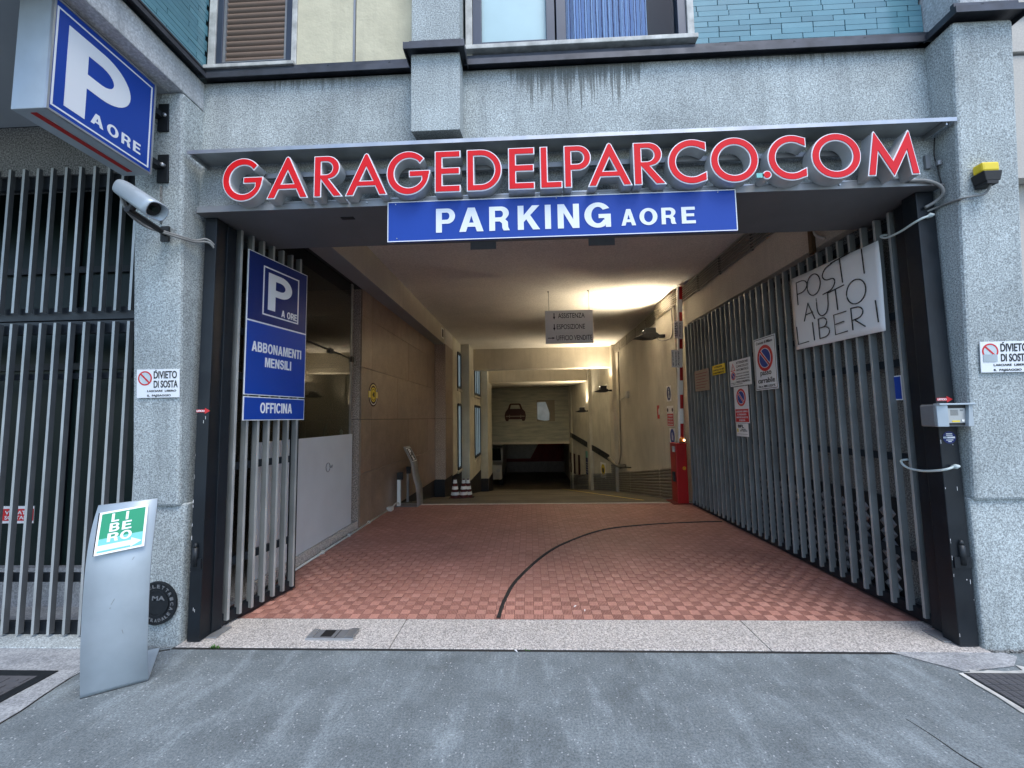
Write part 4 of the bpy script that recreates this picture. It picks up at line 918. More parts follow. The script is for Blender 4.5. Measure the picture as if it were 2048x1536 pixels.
frect(fr, -.008, .118, -.002, .128, 'black', I, 0, .004, 'recess'); frect(fr, 0, .112, .012, .108, 'steel', I, .004, .004, 'face_plate', .001)
for k in range(6): frect(fr, .015, .065, .062+k*.0065, .065+k*.0065, 'black', I, .008, .0006, 'speaker_slot')
frect(fr, .022, .07, .018, .028, 'yellow', I, .008, .0015, 'name_plate'); frect(fr, .082, .098, .02, .034, 'white', I, .008, .003, 'call_button'); frect(fr, .078, .096, .09, .1, 'dull_steel', I, .008, .0015, 'logo_plate')
st = thing('sticker', 'round dark blue security sticker below the intercom', 'sticker', (2.85, 2.98, 1.36)); fr = Frame((2.852, 2.9835, 1.37), (1, 0, 0), (0, 0, 1))
fdisc(fr, 0, 0, .042, 'navy_sign', st, 0, .001); 
for u, v, w_, h, mm in ((-.02, .022, .04, .006, 'sign_white'), (-.02, .012, .042, .005, 'sign_white'), (-.014, -.006, .05, .012, 'sign_white'), (-.04, -.006, .024, .012, 'silver'), (-.022, -.02, .046, .006, 'sign_white'), (-.01, -.03, .022, .006, 'sign_white')): frect(fr, u, u+w_, v, v+h, mm, st, .001, .0005)

# ================================================================= DIVIETO SIGNS
def divieto(x, z, yy, l, sticker=False):
    t = thing('sign', l, 'sign', (x, yy, z)); fr = Frame((x, yy, z), (1, 0, 0), (0, -.055, 1)); W, H = .318, .205
    frect(fr, 0, W, 0, H, 'sign_white', t, 0, .005, 'plate', .001); fr.O = fr.O+fr.N*.0055
    fring(fr, .062, H-.064, .052, .042, 'sign_red', t, 0, .001, 'red_ring'); a = rad(135); dx, dy = math.cos(a)*.045, math.sin(a)*.045
    fdisc(fr, .062, H-.064, .042, 'faded_blue', t, 0, .0005, 'faded_disc')
    fpoly(fr, [(.062-dx-.004, H-.064-dy-.004), (.062-dx+.004, H-.064-dy+.004), (.062+dx+.004, H-.064+dy+.004), (.062+dx-.004, H-.064+dy-.004)][::-1], 'sign_red', t, .0007, .001, 'slash')
    ftext(fr, 'DIVIETO', .128, H-.068, .172, .054, 'black', t, .018, 0); ftext(fr, 'DI SOSTA', .128, H-.134, .178, .052, 'black', t, .018, 0)
    ftext(fr, 'LASCIARE  LIBERO', .08, H-.163, .215, .014, 'black', t, .015, 0); ftext(fr, 'IL  PASSAGGIO', .08, H-.196, .175, .014, 'black', t, .015, 0)
    if sticker: frect(fr, .015, .105, H-.135, H-.085, 'silver', t, .0016, .0006, 'tape')
    bm = bmesh.new()
    for u, v in ((.145, H-.008), (.145, .008)): bm_tube(bm, [fr.p(u, v, 0), fr.p(u, v, .004)], .004, 6)
    o = obj('screw', bm, 'iron', t); o['kind'] = 'stuff'
divieto(-2.825, 1.736, ys(1.736)-.008, 'white DIVIETO DI SOSTA plate on the left pillar')
divieto(3.00, 1.80, ys(1.80)-.008, 'white DIVIETO DI SOSTA plate with a taped patch on the right pillar', True)

# ================================================================= CAMERA, BEACON, CABLES
K = thing('security_camera', 'silver bullet security camera on a bracket beside the P sign', 'security camera', (-2.68, 2.8, 2.93))
a = Vector((-2.63, 2.50, 3.09)); bq = Vector((-2.315, 2.43, 2.88)); dd = (bq-a); Lc = dd.length; dd.normalize()
sd = dd.cross(Vector((0, 0, 1))).normalized(); uu = sd.cross(dd).normalized()
def prof(r, k=20):
    return [(math.copysign(abs(math.cos(t))**.7, math.cos(t))*r*1.1, math.copysign(abs(math.sin(t))**.7, math.sin(t))*r) for t in [2*math.pi*i/k for i in range(k)]]
bm = bmesh.new(); rings = []
for s_, r, in ((0, .02), (.0, .040), (.02, .052), (Lc-.05, .056), (Lc, .056), (Lc, .050), (Lc-.06, .048), (Lc-.06, .0)):
    rings.append([bm.verts.new(a+dd*s_+sd*x*r/.056+uu*z*r/.056) for x, z in prof(.056)])
for p, q in zip(rings, rings[1:]):
    for j in range(20):
        try: bm.faces.new((p[j], p[(j+1) % 20], q[(j+1) % 20], q[j]))
        except ValueError: pass
bmesh.ops.remove_doubles(bm, verts=bm.verts, dist=1e-5)
ob = obj('housing', bm, 'silver', K, smooth=True)
bm = bmesh.new(); bm_tube(bm, [bq-dd*.055, bq-dd*.05], .047, 18); obj('dark_front', bm, 'black', K); bm = bmesh.new(); bm_tube(bm, [bq-dd*.05, bq-dd*.02], .016, 14); obj('lens', bm, 'dark_green', K)
bm = bmesh.new(); bm_tube(bm, [a+dd*.02+sd*.055, bq-dd*.03+sd*.058], .0018, 5); bm_tube(bm, [a+dd*.02+sd*.05+uu*.025, bq-dd*.03+sd*.052+uu*.028], .0018, 5); obj('seam', bm, 'black', K)
mid = a+dd*.17-uu*.055
bm = bmesh.new(); bm_tube(bm, [mid, mid-uu*.03], .02, 10); bm_tube(bm, [mid-uu*.03+Vector((-.02, -.01, 0)), (-2.60, 2.80, 2.915)], .020, 8); bm_box(bm, -2.635, -2.575, 2.80, 2.815, 2.86, 2.97); obj('bracket', bm, 'black', K)
cb = thing('cable', 'two grey cables looping from the security camera to the gate post', 'cable', (-2.5, 2.8, 3))
for o_ in (0, .022):
    tube('strand', smooth_path([a+dd*.01-uu*.03+Vector((0, 0, -o_)), a+Vector((.0, .05, -.12-o_)), (-2.66, 2.70, 2.94-o_*.6), (-2.58, 2.77, 2.915-o_*.5), (-2.5, 2.80, 2.895-o_*.6), (-2.46, 2.90, 2.90-o_*.5), (-2.43, 2.955, 2.935-o_), (-2.40, 2.97, 2.925-o_*.8), (-2.38, 2.99, 2.90-o_)], 7), .0085, 'cable', cb)
BE = thing('beacon', 'yellow flashing beacon with black base on the right pillar', 'beacon', (3.06, 2.75, 3.02))
z0 = 3.05; bm = bmesh.new()
bm_hex(bm, [(3.015, 2.74, z0), (3.105, 2.74, z0), (3.105, 2.82, z0), (3.015, 2.82, z0)], [(3.0, 2.735, z0+.065), (3.118, 2.735, z0+.065), (3.118, 2.82, z0+.065), (3.0, 2.82, z0+.065)]); obj('base', bm, 'rubber', BE, .004)
box('lens', 3.004, 3.112, 2.742, 2.81, z0+.066, z0+.13, 'yellow', BE, .012)
box('bracket', 3.02, 3.09, 2.74, 2.82, z0-.02, z0, 'rubber', BE)
cb = thing('cable', 'thin grey cable running from the yellow beacon to the gate corner', 'cable', (3, 2.85, 3))
tube('strand', smooth_path([(3.06, 2.76, 3.03), (3.05, 2.79, 2.985), (2.98, 2.80, 2.975), (2.935, 2.81, 2.97), (2.925, 2.90, 2.985), (2.915, 2.965, 2.99), (2.86, 2.99, 2.97)], 7), .0075, 'cable', cb)
tube('strand', smooth_path([(2.66, 2.885, 3.145), (2.76, 2.88, 3.14), (2.86, 2.89, 3.11), (2.895, 2.90, 3.06), (2.88, 2.94, 3.02), (2.83, 2.97, 2.99)], 7), .011, 'cable', cb)
tube('strand', smooth_path([(2.905, 2.93, 3.48), (2.90, 2.94, 3.35), (2.905, 2.93, 3.27), (2.91, 2.93, 3.2), (2.92, 2.93, 3.12), (2.905, 2.94, 3.03)], 6), .004, 'rubber', cb)
bm = bmesh.new(); bm_box(bm, 2.85, 2.885, 2.95, 2.97, 3.27, 3.37); bm_tube(bm, [(2.905, 2.92, 3.27), (2.905, 2.92, 3.30)], .018, 10); tag(obj('cable_holder', bm, 'dull_steel'), 'small round metal cable holder beside the letter M', 'cable holder')
tube('pipe', [(-2.655, ys(3.3)-.004, 3.28), (-2.655, ys(3.05)-.004, 3.0)], .007, 'concrete_dark', B)

# ================================================================= LIBERO TOTEM
def totem(name, l, BLp, BRp, lo, ro, sgn, face, back, plate_m):
    t = thing(name, l, 'floor sign', (*BLp, 0)); BLv, BRv = Vector((*BLp, 0)), Vector((*BRp, 0)); wv_ = (BRv-BLv).normalized(); n_ = Vector((-wv_.y, wv_.x, 0))*sgn
    def interp(tab, s):
        for (s0, z0), (s1, z1) in zip(tab, tab[1:]):
            if s <= s1: k = (s-s0)/(s1-s0); return z0+(z1-z0)*k
        return tab[-1][1]
    zs = [i*1.0/24 for i in range(25)]
    def edge(base, tab):     # tab: (offset, z) list
        P = smooth_path([(o_, z, 0) for o_, z in tab], 6); return [base+n_*p.x+Vector((0, 0, p.y)) for p in P]
    Lp, Rp = edge(BLv, lo), edge(BRv, ro); bm = bmesh.new(); rows = []
    for p, q in zip(Lp, Rp): rows.append([bm.verts.new(p), bm.verts.new((p+q)/2), bm.verts.new(q)])
    for r0, r1 in zip(rows, rows[1:]):
        for k in range(2): bm.faces.new((r0[k], r0[k+1], r1[k+1], r1[k]))
    o = obj('curved_sheet', bm, face, t, smooth=True); md = o.modifiers.new('s', 'SOLIDIFY'); md.thickness = .006; md.offset = 0
    bm = bmesh.new(); q = [BLv, BRv, BRv+n_*.42-wv_*.0, BLv+n_*.42]; bm_hex(bm, [(p.x, p.y, .004) for p in q], [(p.x, p.y, .010) for p in q]); obj('base_plate', bm, back, t)
    return t, Lp, Rp, n_, wv_
lo = [(0, 0), (-.05, .26), (-.067, .45), (-.069, .59), (-.058, .727), (-.028, .853), (.024, .948), (.08, 1.007), (.135, 1.054)]
ro = [(0, 0), (-.091, .207), (-.119, .392), (-.136, .543), (-.132, .736), (-.10, .85), (-.067, .922), (-.03, 1.01), (0.0, 1.084)]
TT, Lp, Rp, n_, wv_ = totem('floor_sign', 'curved silver floor sign with green LIBERO notice in front of the left pillar', (-2.579, 2.396), (-2.338, 2.567), lo, ro, 1, 'silver', 'silver', '')
def surf(s, u):     # s along height 0..1 by z fraction, u across
    k = s*(len(Lp)-1); i = min(int(k), len(Lp)-2); f = k-i; a = Lp[i].lerp(Lp[i+1], f); b_ = Rp[i].lerp(Rp[i+1], f); return a.lerp(b_, u)
def s_at(z, u):
    lo_, hi_ = 0, 1
    for _ in range(30):
        m = (lo_+hi_)/2
        if surf(m, u).z < z: lo_ = m
        else: hi_ = m
    return lo_
NT = thing('poster', 'green and white LIBERO notice with arrow taped on the silver floor sign', 'poster', tuple(surf(.8, .5)))
A0 = surf(s_at(.80, .12), .12); A1 = surf(s_at(.83, .88), .88); A2 = surf(s_at(1.02, .25), .25); A3 = surf(s_at(1.06, .93), .93)
c0 = A0-n_*.030; uX = (A1-A0); vX = (A2+A3)/2-(A0+A1)/2
fr = Frame(c0, uX, vX-uX*(vX.dot(uX)/uX.dot(uX))); W = uX.length; H = vX.length*1.0
frect(fr, 0, W, 0, H, 'paper', NT, 0, .002, 'sheet'); fr.O = fr.O+fr.N*.0025
frect(fr, .012, W-.012, .085, H-.012, 'green', NT, 0, .0006); frect(fr, .012, W-.012, .012, .09, 'teal', NT, .0008, .0006)
for k, (s1_, a_, w1_, s2_, b_, w2_) in enumerate((('L', .058, .034, 'I', .122, .012), ('B', .054, .044, 'E', .110, .042), ('R', .050, .050, 'O', .106, .052))):
    z = H-.070-k*.058; htext(fr, s1_, a_*W/.22, z, w1_*W/.22, .050, 'sign_white', NT, .0015); htext(fr, s2_, b_*W/.22, z, w2_*W/.22, .050, 'sign_white', NT, .0015)
fpoly(fr, [(.012, .022), (W-.065, .022), (W-.065, .012), (W-.014, .038), (W-.065, .066), (W-.065, .052), (.012, .052)], 'sign_white', NT, .0016, .0006, 'arrow')
tube('black_edge_strip', [fr.p(-.002, 0, -.002), fr.p(-.004, H, -.002)], .003, 'black', NT, 5)  # thin black strip along the left edge of the sheet
# fibre: cast iron plaque on the pillar foot
CI = thing('plaque', 'round black cast iron plaque with raised lettering low on the left pillar', 'plaque', (-2.7, 2.96, .3))
fr = Frame((-2.66, 2.963, .285), (1, 0, 0), (0, 0, 1))
fdisc(fr, 0, 0, .148, 'iron', CI, 0, .010, 'disc'); fring(fr, 0, 0, .147, .136, 'iron', CI, .010, .007, 'rim'); fring(fr, 0, 0, .090, .083, 'iron', CI, .010, .006, 'inner_ring')
for k, c in enumerate('ELETTRICA'):
    a_ = rad(118-k*17); f2 = Frame(fr.p(math.cos(a_)*.104, math.sin(a_)*.104, 0), fr.U*math.sin(a_)-fr.V*math.cos(a_), fr.U*math.cos(a_)+fr.V*math.sin(a_)); ftext(f2, c, -.010, 0, .021, .024, 'dull_steel', CI, .02, .011, t=.004)
for k, c in enumerate('STRADALE'):
    a_ = rad(-128+k*13); f2 = Frame(fr.p(math.cos(a_)*.128, math.sin(a_)*.128, 0), -fr.U*math.sin(a_)+fr.V*math.cos(a_), -fr.U*math.cos(a_)-fr.V*math.sin(a_)); ftext(f2, c, -.009, 0, .018, .022, 'dull_steel', CI, .02, .011, t=.004)
ftext(fr, 'MA', -.03, .02, .09, .03, 'dull_steel', CI, .02, .011, t=.004)

bm = bmesh.new()
for (s0, u0_, s1_, u1_) in ((.33, .42, .36, .47), (.31, .40, .315, .42), (.52, .70, .535, .73), (.20, .62, .215, .60)):
    bm_tube(bm, [surf(s0, u0_)-n_*.0035, surf(s1_, u1_)-n_*.0035], .0012, 5)
o = obj('scuff', bm, 'cable', TT); o['kind'] = 'stuff'
tube('dark_foot', [Lp[0]+Vector((0, 0, .003)), Rp[0]+Vector((0, 0, .003))], .005, 'rubber', TT, 6)
ftext(Frame(surf(s_at(.07, .06), .06)-n_*.004, Vector((0, 0, 1)), -wv_), 'segnaletica', 0, 0, .09, .010, 'cable', TT, .0, 0) if False else None
# ================================================================= GARAGE INTERIOR
CZ = 3.95
ceil = struct(box('ceiling', -2.6, 3.1, 3.6, 14.3, CZ, CZ+.2, 'ceiling'))
WL = struct(bpy.data.objects.new('wall_left', None)); COL.objects.link(WL)
WR = struct(bpy.data.objects.new('wall_right', None)); COL.objects.link(WR)
# left: granite
GX = -2.46
box('core', -2.62, GX-.023, 6.03, 10.82, 0, 3.6, 'black_paint', WL)
zr_ = [.0, .775, 1.563, 2.336, 3.109, 3.53]
for r in range(5):
    ysx = [6.0, 6.42, 7.7, 9.2, 10.8] if r % 2 == 0 else [6.0, 6.42, 8.4, 10.0, 10.8]
    for a_, b_ in zip(ysx, ysx[1:]):
        box('stone_slab', GX-.022, GX+random.uniform(-.0008, .0008), a_+.003, b_-.003, zr_[r]+.004, zr_[r+1]-.004, random.choice(('granite', 'granite', 'granite2')), WL, .0015)
    for a_, b_ in ((-2.62, GX-.024), (-3.28, -2.625), (-4.2, -3.285), (-5.2, -4.205)):
        box('stone_slab', a_, b_, 6.0-(.012 if a_ > -2.63 else 0), 6.03, zr_[r]+.003, zr_[r+1]-.003, 'granite_face', WL, .0015)
    box('stone_slab', GX+.002, -2.19, 10.80, 10.83, zr_[r]+.003, min(zr_[r+1]-.003, 3.95), 'granite_face', WL); box('stone_slab', -2.215, -2.187, 10.832, 11.84, zr_[r]+.003, zr_[r+1]-.003, 'granite', WL)
box('pier_top', -2.46, -2.19, 10.81, 11.84, 3.53, 3.95, 'ceiling', WL); box('core', -2.46, -2.217, 10.832, 11.84, -1.0, 3.53, 'black_paint', WL)
box('plinth', -2.6, -2.475, 7.7, 10.8, -1.2, .0, 'black_paint', WL); box('plinth', -2.6, -2.205, 10.79, 12, -1.2, -.003, 'black_paint', WL)
# room behind the glass
box('room_wall', -5.3, -5.2, 3.66, 6.1, 0, 3.6, 'granite_face', WL); box('room_ceiling', -5.3, -2.47, 3.66, 6.1, 3.5, 3.56, 'dark_in', WL); struct(box('room_floor', -5.3, -2.47, 3.66, 6.1, -.05, .03, 'granite_sill'))
# beam left
BLm = struct(box('ceiling_beam', -3.0, -2.2, 3.6, 10.76, 3.515, 3.95, 'stucco', None, .004)); box('beam_soffit', -2.7, -2.203, 3.6, 10.755, 3.508, 3.514, 'grey_underside', BLm)  # bluish sheet below the beam puts the daylight tint into its colour
bm = bmesh.new(); bm_box(bm, -2.199, -2.19, 10.35, 10.62, 3.62, 3.88); obj('vent_frame', bm, 'white', BLm); box('vent_opening', -2.1895, -2.188, 10.40, 10.57, 3.65, 3.85, 'black', BLm)
# glass partition
GP = thing('glass_partition', 'tall glass side panel with frosted lower half left of the drive', 'glass panel', (-2.5, 4.9, 0))
box('glass_pane', -2.506, -2.498, 3.75, 5.72, 1.36, 3.49, 'glass', GP); box('frosted_panel', -2.512, -2.495, 3.75, 5.80, .13, 1.362, 'board', GP, .002)
box('edge_strip', -2.512, -2.494, 5.70, 5.765, 1.364, 3.49, 'dull_steel', GP); box('stone_curb', -2.56, -2.47, 3.75, 5.98, 0, .128, 'granite_sill', GP, .004)
bm = bmesh.new(); bm_tube(bm, [(-2.49, 4.4, 2.46), (-2.49, 5.73, 2.415)], .008, 6); bm_box(bm, -2.50, -2.475, 5.06, 5.15, 2.40, 2.46); bm_box(bm, -2.50, -2.475, 5.70, 5.77, 2.37, 2.45); obj('door_closer_arm', bm, 'black', GP)
lp = ell(5.1, .98, .05, .055, 0, 700, 30); tube('scribble_loop', [(-2.492, y+.004*math.sin(i), z) for i, (y, z) in enumerate(lp)], .0035, 'cable', GP, 5)  # dark scribbled loops on the frosted panel
tube('scribble_loop', [(-2.492, 5.14+.01*i, .98+.02*math.sin(i*1.8)) for i in range(9)], .0035, 'cable', GP, 5)
t = thing('bottle', 'small white pump bottle on the frosted panel ledge', 'bottle', (-2.53, 5.53, 1.36)); bm = bmesh.new(); bm_tube(bm, [(-2.53, 5.53, 1.362), (-2.53, 5.53, 1.42), (-2.53, 5.53, 1.43)], [.022, .022, .008], 10); obj('body', bm, 'white', t, smooth=True); bm = bmesh.new(); bm_tube(bm, [(-2.53, 5.53, 1.43), (-2.53, 5.53, 1.455), (-2.51, 5.50, 1.455)], .004, 6); obj('pump', bm, 'white', t)
t = thing('horn_ornament', 'small pale horn-shaped ornament beside the pump bottle', 'ornament', (-2.53, 5.0, 1.36)); bm = bmesh.new(); bm_tube(bm, smooth_path([(-2.53, 5.05, 1.362), (-2.53, 5.06, 1.42), (-2.53, 5.09, 1.47), (-2.53, 5.14, 1.52)], 5), [.014]*8+[.012, .011, .01, .009, .008, .006, .004, .003], 8); obj('horn', bm, 'cable', t, smooth=True)  # tap-like horn shape, gives no light
# badge 40
bg = thing('badge', 'round yellow and maroon badge with the number 40 on the granite wall', 'badge', (-2.46, 6.47, 1.95)); fr = Frame((GX+.002, 6.47, 1.95), (0, 1, 0), (0, 0, 1))
fdisc(fr, 0, 0, .187, 'maroon', bg, 0, .003, 'disc'); frect(fr, -.195, .195, -.05, .05, 'yellow', bg, .0005, .003); fdisc(fr, 0, 0, .115, 'yellow', bg, .0036, .001, 'centre'); fring(fr, 0, 0, .092, .082, 'maroon', bg, .0048, .0008); ftext(fr, '40', -.05, -.04, .10, .08, 'black', bg, .04, .006)
for k in range(7):
    a_ = rad(140-k*16.5); fdisc(fr, math.cos(a_)*.152, math.sin(a_)*.152, .014, 'yellow', bg, .0035, .001, seg=8)
fring(fr, 0, 0, .162, .147, 'sign_white', bg, .0032, .0006)
# white conduit on floor left
t = thing('floor_conduit', 'off-white conduit running along the floor edge to a junction box', 'conduit', (-2.45, 5, 0))
tube('pipe', [(-2.455, 4.2, .02), (-2.44, 5.8, .02), (-2.435, 7.12, .022)], .013, 'pvc', t); box('junction_box', -2.455, -2.37, 7.12, 7.25, .0, .07, 'pvc', t, .004); tube('pipe', smooth_path([(-2.40, 7.25, .04), (-2.36, 7.3, .10), (-2.34, 7.4, .09), (-2.36, 7.5, .05)], 5), .010, 'pvc', t)
bm = bmesh.new()
for y in (4.9, 5.6, 6.3): bm_box(bm, -2.46, -2.42, y, y+.02, 0, .045)
o = obj('clip', bm, 'pvc', t); o['kind'] = 'stuff'
# photocell bollards
for x, y, h, r, l in ((-2.38, 7.56, .60, .028, 'square white post with black head beside the granite wall'), (-2.33, 7.93, .66, .02, 'thin grey post with black head behind the white one')):
    t = thing('photocell_post', l, 'bollard', (x, y, 0)); box('post', x-r, x+r, y-r, y+r, 0, h-.13, 'white' if r > .025 else 'dull_steel', t, .003); box('head', x-r-.006, x+r+.04, y-r, y+r, h-.129, h, 'rubber', t, .006); box('foot', x-r-.03, x+r+.05, y-r-.02, y+r+.02, -.01 if y < 7.7 else rz(y), .004, 'iron', t)
# inner totem
lo2 = [(0, 0), (.010, .2), (.025, .35), (.078, .53), (.119, .774), (.19, .93), (.263, 1.059)]
TI, Lp2, Rp2, n2, w2_ = totem('floor_sign', 'curved grey floor sign with P and arrow inside the garage', (-2.014, 7.443), (-1.996, 7.776), lo2, lo2, 1, 'dull_steel', 'dull_steel', '')
Pn = thing('poster', 'dark P and cross notice at the top of the inner floor sign', 'poster', (-2.2, 7.6, .9))
c0 = Vector((-2.014-.112, 7.47, .78)); top_ = Vector((-2.014-.245, 7.47, 1.04)); 
fr = Frame(c0+Vector((.012, 0, .01)), (0.054, 1, 0), top_-c0); frect(fr, .0, .27, 0, .28, 'black', Pn, 0, .002); fborder(fr, 0.006, .264, .006, .274, .010, 'sign_white', Pn, .002, .001); ftext(fr, 'P', .09, .14, .09, .11, 'sign_white', Pn, .03, .002); ftext(fr, 'X', .08, .03, .11, .09, 'sign_white', Pn, .03, .002)
# cones
def solve_ramp(x, y): return (x, y, rz(y))
cone0 = None
for k, (x, y) in enumerate(((-1.80, 10.0), (-1.62, 10.15), (-1.53, 10.25))):
    z = rz(y); lab_ = ('red and white traffic cone standing left of two others', 'red traffic cone with yellowish bands between two others', 'rightmost red and white traffic cone by the dark wall')[k]
    t = thing('traffic_cone', lab_, 'traffic cone', (x, y, z), 'traffic cones by the left wall')
    def rr(h): return .115-.09*h/.46
    bm = bmesh.new(); bm_tube(bm, [(x, y, z+.02), (x, y, z+.46)], [rr(0), rr(.46)], 16); obj('cone', bm, 'cone_red', t, smooth=False); box('base', x-.14, x+.14, y-.14, y+.14, z, z+.025, 'rubber', t, .006)
    for h0, h1 in ((.07, .14), (.20, .27), (.34, .42)):
        bm = bmesh.new(); bm_tube(bm, [(x, y, z+.02+h0), (x, y, z+.02+h1)], [rr(h0)+.004, rr(h1)+.004], 16); obj('band', bm, 'yellow' if k == 1 and 0 else 'white', t)
# left cream walls and windows
box('plaster_wall', -2.6, -2.19, 11.845, 13.3, -.05, 3.95, 'cream', WL, .004)
bm = bmesh.new(); bm_hex(bm, [(-2.6, 13.3, -.4), (-1.92, 13.3, -.4), (-1.92, 16.2, -.75), (-2.6, 16.2, -.75)], [(-2.6, 13.3, 3.95), (-1.92, 13.3, 3.95), (-1.92, 16.2, 3.95), (-2.6, 16.2, 3.95)]); obj('plaster_wall', bm, 'cream', WL, .004)
bm = bmesh.new(); bm_hex(bm, [(-2.6, 16.2, -.75), (-1.63, 16.2, -.75), (-1.63, 18.0, -1.0), (-2.6, 18.0, -1.0)], [(-2.6, 16.2, 3.95), (-1.63, 16.2, 3.95), (-1.63, 18, 3.95), (-2.6, 18, 3.95)]); obj('plaster_wall', bm, 'cream', WL, .004)
box('plinth', -2.6, -2.18, 11.8, 13.31, -2, -.052, 'black_paint', WL); box('plinth', -2.6, -1.91, 13.295, 16.21, -3, -.42, 'black_paint', WL); box('plinth', -2.6, -1.62, 16.19, 18.1, -3, -.77, 'black_paint', WL)
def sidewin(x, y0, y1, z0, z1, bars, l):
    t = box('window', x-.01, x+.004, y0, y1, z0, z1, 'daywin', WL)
    bm = bmesh.new()
    for a_ in ((y0-.03, y0+.03, z0, z1), (y1-.03, y1+.03, z0, z1), (y0+.03, y1-.03, z0-.02, z0+.06), (y0+.03, y1-.03, z1-.06, z1+.02)): bm_box(bm, x+.004, x+.03, *a_)
    for k in range(bars): yy = y0+(y1-y0)*(k+1)/(bars+1); bm_box(bm, x+.004, x+.02, yy-.02, yy+.02, z0, z1)
    obj('frame', bm, 'navy_steel', t); box('sill', x+.002, x+.05, y0-.1, y1+.1, z0-.10, z0-.03, 'stucco', t)
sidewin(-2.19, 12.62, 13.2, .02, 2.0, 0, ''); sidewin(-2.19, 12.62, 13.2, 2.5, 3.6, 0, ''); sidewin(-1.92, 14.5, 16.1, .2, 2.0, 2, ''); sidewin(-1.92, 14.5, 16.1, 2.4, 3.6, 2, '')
# transverse beam, lower ceilings
TB = struct(box('ceiling_beam', -2.6, 2.95, 14.3, 14.75, 3.23, 4.0, 'stucco', None, .004))
struct(box('ceiling', -2.6, 3.0, 14.75, 16.7, 3.95, 4.1, 'ceiling')); struct(box('ceiling', -2.6, 3.0, 16.7, 20.2, 2.99, 4.0, 'stucco'))
struct(box('ceiling', -4, 4, 20.1, 27, 2.6, 4.1, 'dark_in'))
# right wall: straight part (upper & niche behind gate), then converging
RX = 2.90
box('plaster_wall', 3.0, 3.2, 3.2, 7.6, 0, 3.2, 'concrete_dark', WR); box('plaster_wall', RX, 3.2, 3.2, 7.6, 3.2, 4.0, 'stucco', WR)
box('plaster_wall', RX, 3.2, 7.6, 14.1, -1.2, 4.0, 'stucco', WR)
PX = 2.79
box('pilaster', PX, 3.1, 7.98, 9.12, -.3, 3.66, 'stucco', WR, .006); box('pilaster', 2.78, 3.1, 14.0, 14.6, -1.5, 3.95, 'stucco', WR, .006)
bm = bmesh.new(); bm_hex(bm, [(2.9, 14.1, -3), (3.3, 14.1, -3), (3.3, 20.6, -3), (1.85, 20.0, -3)], [(2.9, 14.1, 4), (3.3, 14.1, 4), (3.3, 20.6, 4), (1.85, 20.0, 4)]); obj('plaster_wall', bm, 'cream', WR)
def ox(y): return 2.9-(y-14.1)*(2.9-1.85)/(20-14.1)
bm = bmesh.new(); bm_hex(bm, [(ox(16.6)-.12, 16.6, -2), (3, 16.6, -2), (3, 16.9, -2), (ox(16.9)-.12, 16.9, -2)], [(ox(16.6)-.12, 16.6, 3.9), (3, 16.6, 3.9), (3, 16.9, 3.9), (ox(16.9)-.12, 16.9, 3.9)]); obj('pilaster', bm, 'cream', WR)
# corrugated cladding boards low on the right wall
def cladding(P0, P1, n_rows, ph, off):
    P0, P1 = Vector(P0), Vector(P1); d_ = (P1-P0); nrm_ = Vector((-d_.y, d_.x, 0)).normalized()
    if nrm_.x > 0: nrm_ = -nrm_
    for r in range(n_rows):
        h0 = .03+r*ph; prof_ = [(0, h0), (.022, h0+ph*.25), (.022, h0+ph*.62), (0, h0+ph*.9)]
        bm = bmesh.new(); a_ = [bm.verts.new(P0+nrm_*p[0]+Vector((0, 0, p[1]))) for p in prof_]; c_ = [bm.verts.new(P1+nrm_*p[0]+Vector((0, 0, p[1]))) for p in prof_]
        for k in range(3): bm.faces.new((a_[k], c_[k], c_[k+1], a_[k+1]))
        obj('cladding_board', bm, 'dull_steel' if off else 'conduit', WR)
for y0, y1, x in ((9.14, 9.6, RX-.006), (9.6, 10.9, RX-.010), (10.9, 12.4, RX-.006), (12.4, 13.98, RX-.01)): cladding((x, y0, rz(y0)), (x, y1-.02, rz(y1)), 9, .068, 0)
cladding((PX-.006, 8.0, rz(8.0)), (PX-.006, 9.1, rz(9.1)), 9, .068, 0)
cladding((2.77, 14.0, rz(14)), (2.77, 14.6, rz(14.6)), 13, .068, 1)
for y0, y1 in ((14.62, 16.58), (16.92, 19.8)): cladding((ox(y0)-.01, y0, rz(y0)), (ox(y1)-.01, y1, rz(y1)), 9, .068, 1)
# conduits along the top right
CB = thing('conduit_bundle', 'bundle of parallel grey conduits under the ceiling along the right wall', 'conduits', (2.85, 8, 3.8))
for k in range(7):
    z = 3.655+k*.040; dz = [0, 0, 0, 0]; r = .0125 if k != 2 else .016
    pts = [(2.875, 3.62, z), (2.875, 7.7, z), (2.84, 7.85, z+.01), (PX-.03, 8.0, z-.02), (PX-.03, 9.0, z-.02), (2.84, 9.2, z), (2.875, 9.35, z), (2.875, 13.95, z)]
    tube('conduit', pts, r, 'conduit', CB, 6)
bm = bmesh.new()
for y in (4.4, 5.3, 6.2, 7.0, 9.2, 10.2, 11.2, 12.2, 13.2): bm_box(bm, 2.868, 2.90, y, y+.012, 3.64, 3.91)
o = obj('clip', bm, 'iron', CB); o['kind'] = 'stuff'
t = thing('conduit', 'grey vertical conduit bending down the right wall to the cable tray', 'conduit', (2.85, 13.8, 0)); tube('pipe', smooth_path([(2.86, 13.3, 3.6), (2.86, 13.35, 2.5), (2.86, 13.4, 1), (2.86, 13.5, .3), (2.86, 13.9, -.05)], 6), .022, 'conduit', t)
tube('pipe', [(2.88, 9.18, 3.6), (2.88, 9.18, .5)], .012, 'conduit', t)
tube('pipe', [(2.87, 13.3, 2.06), (2.87, 12.35, 2.16)], .014, 'pvc', t); box('junction_box', 2.84, 2.90, 12.2, 12.5, 2.08, 2.27, 'pvc', t, .004)
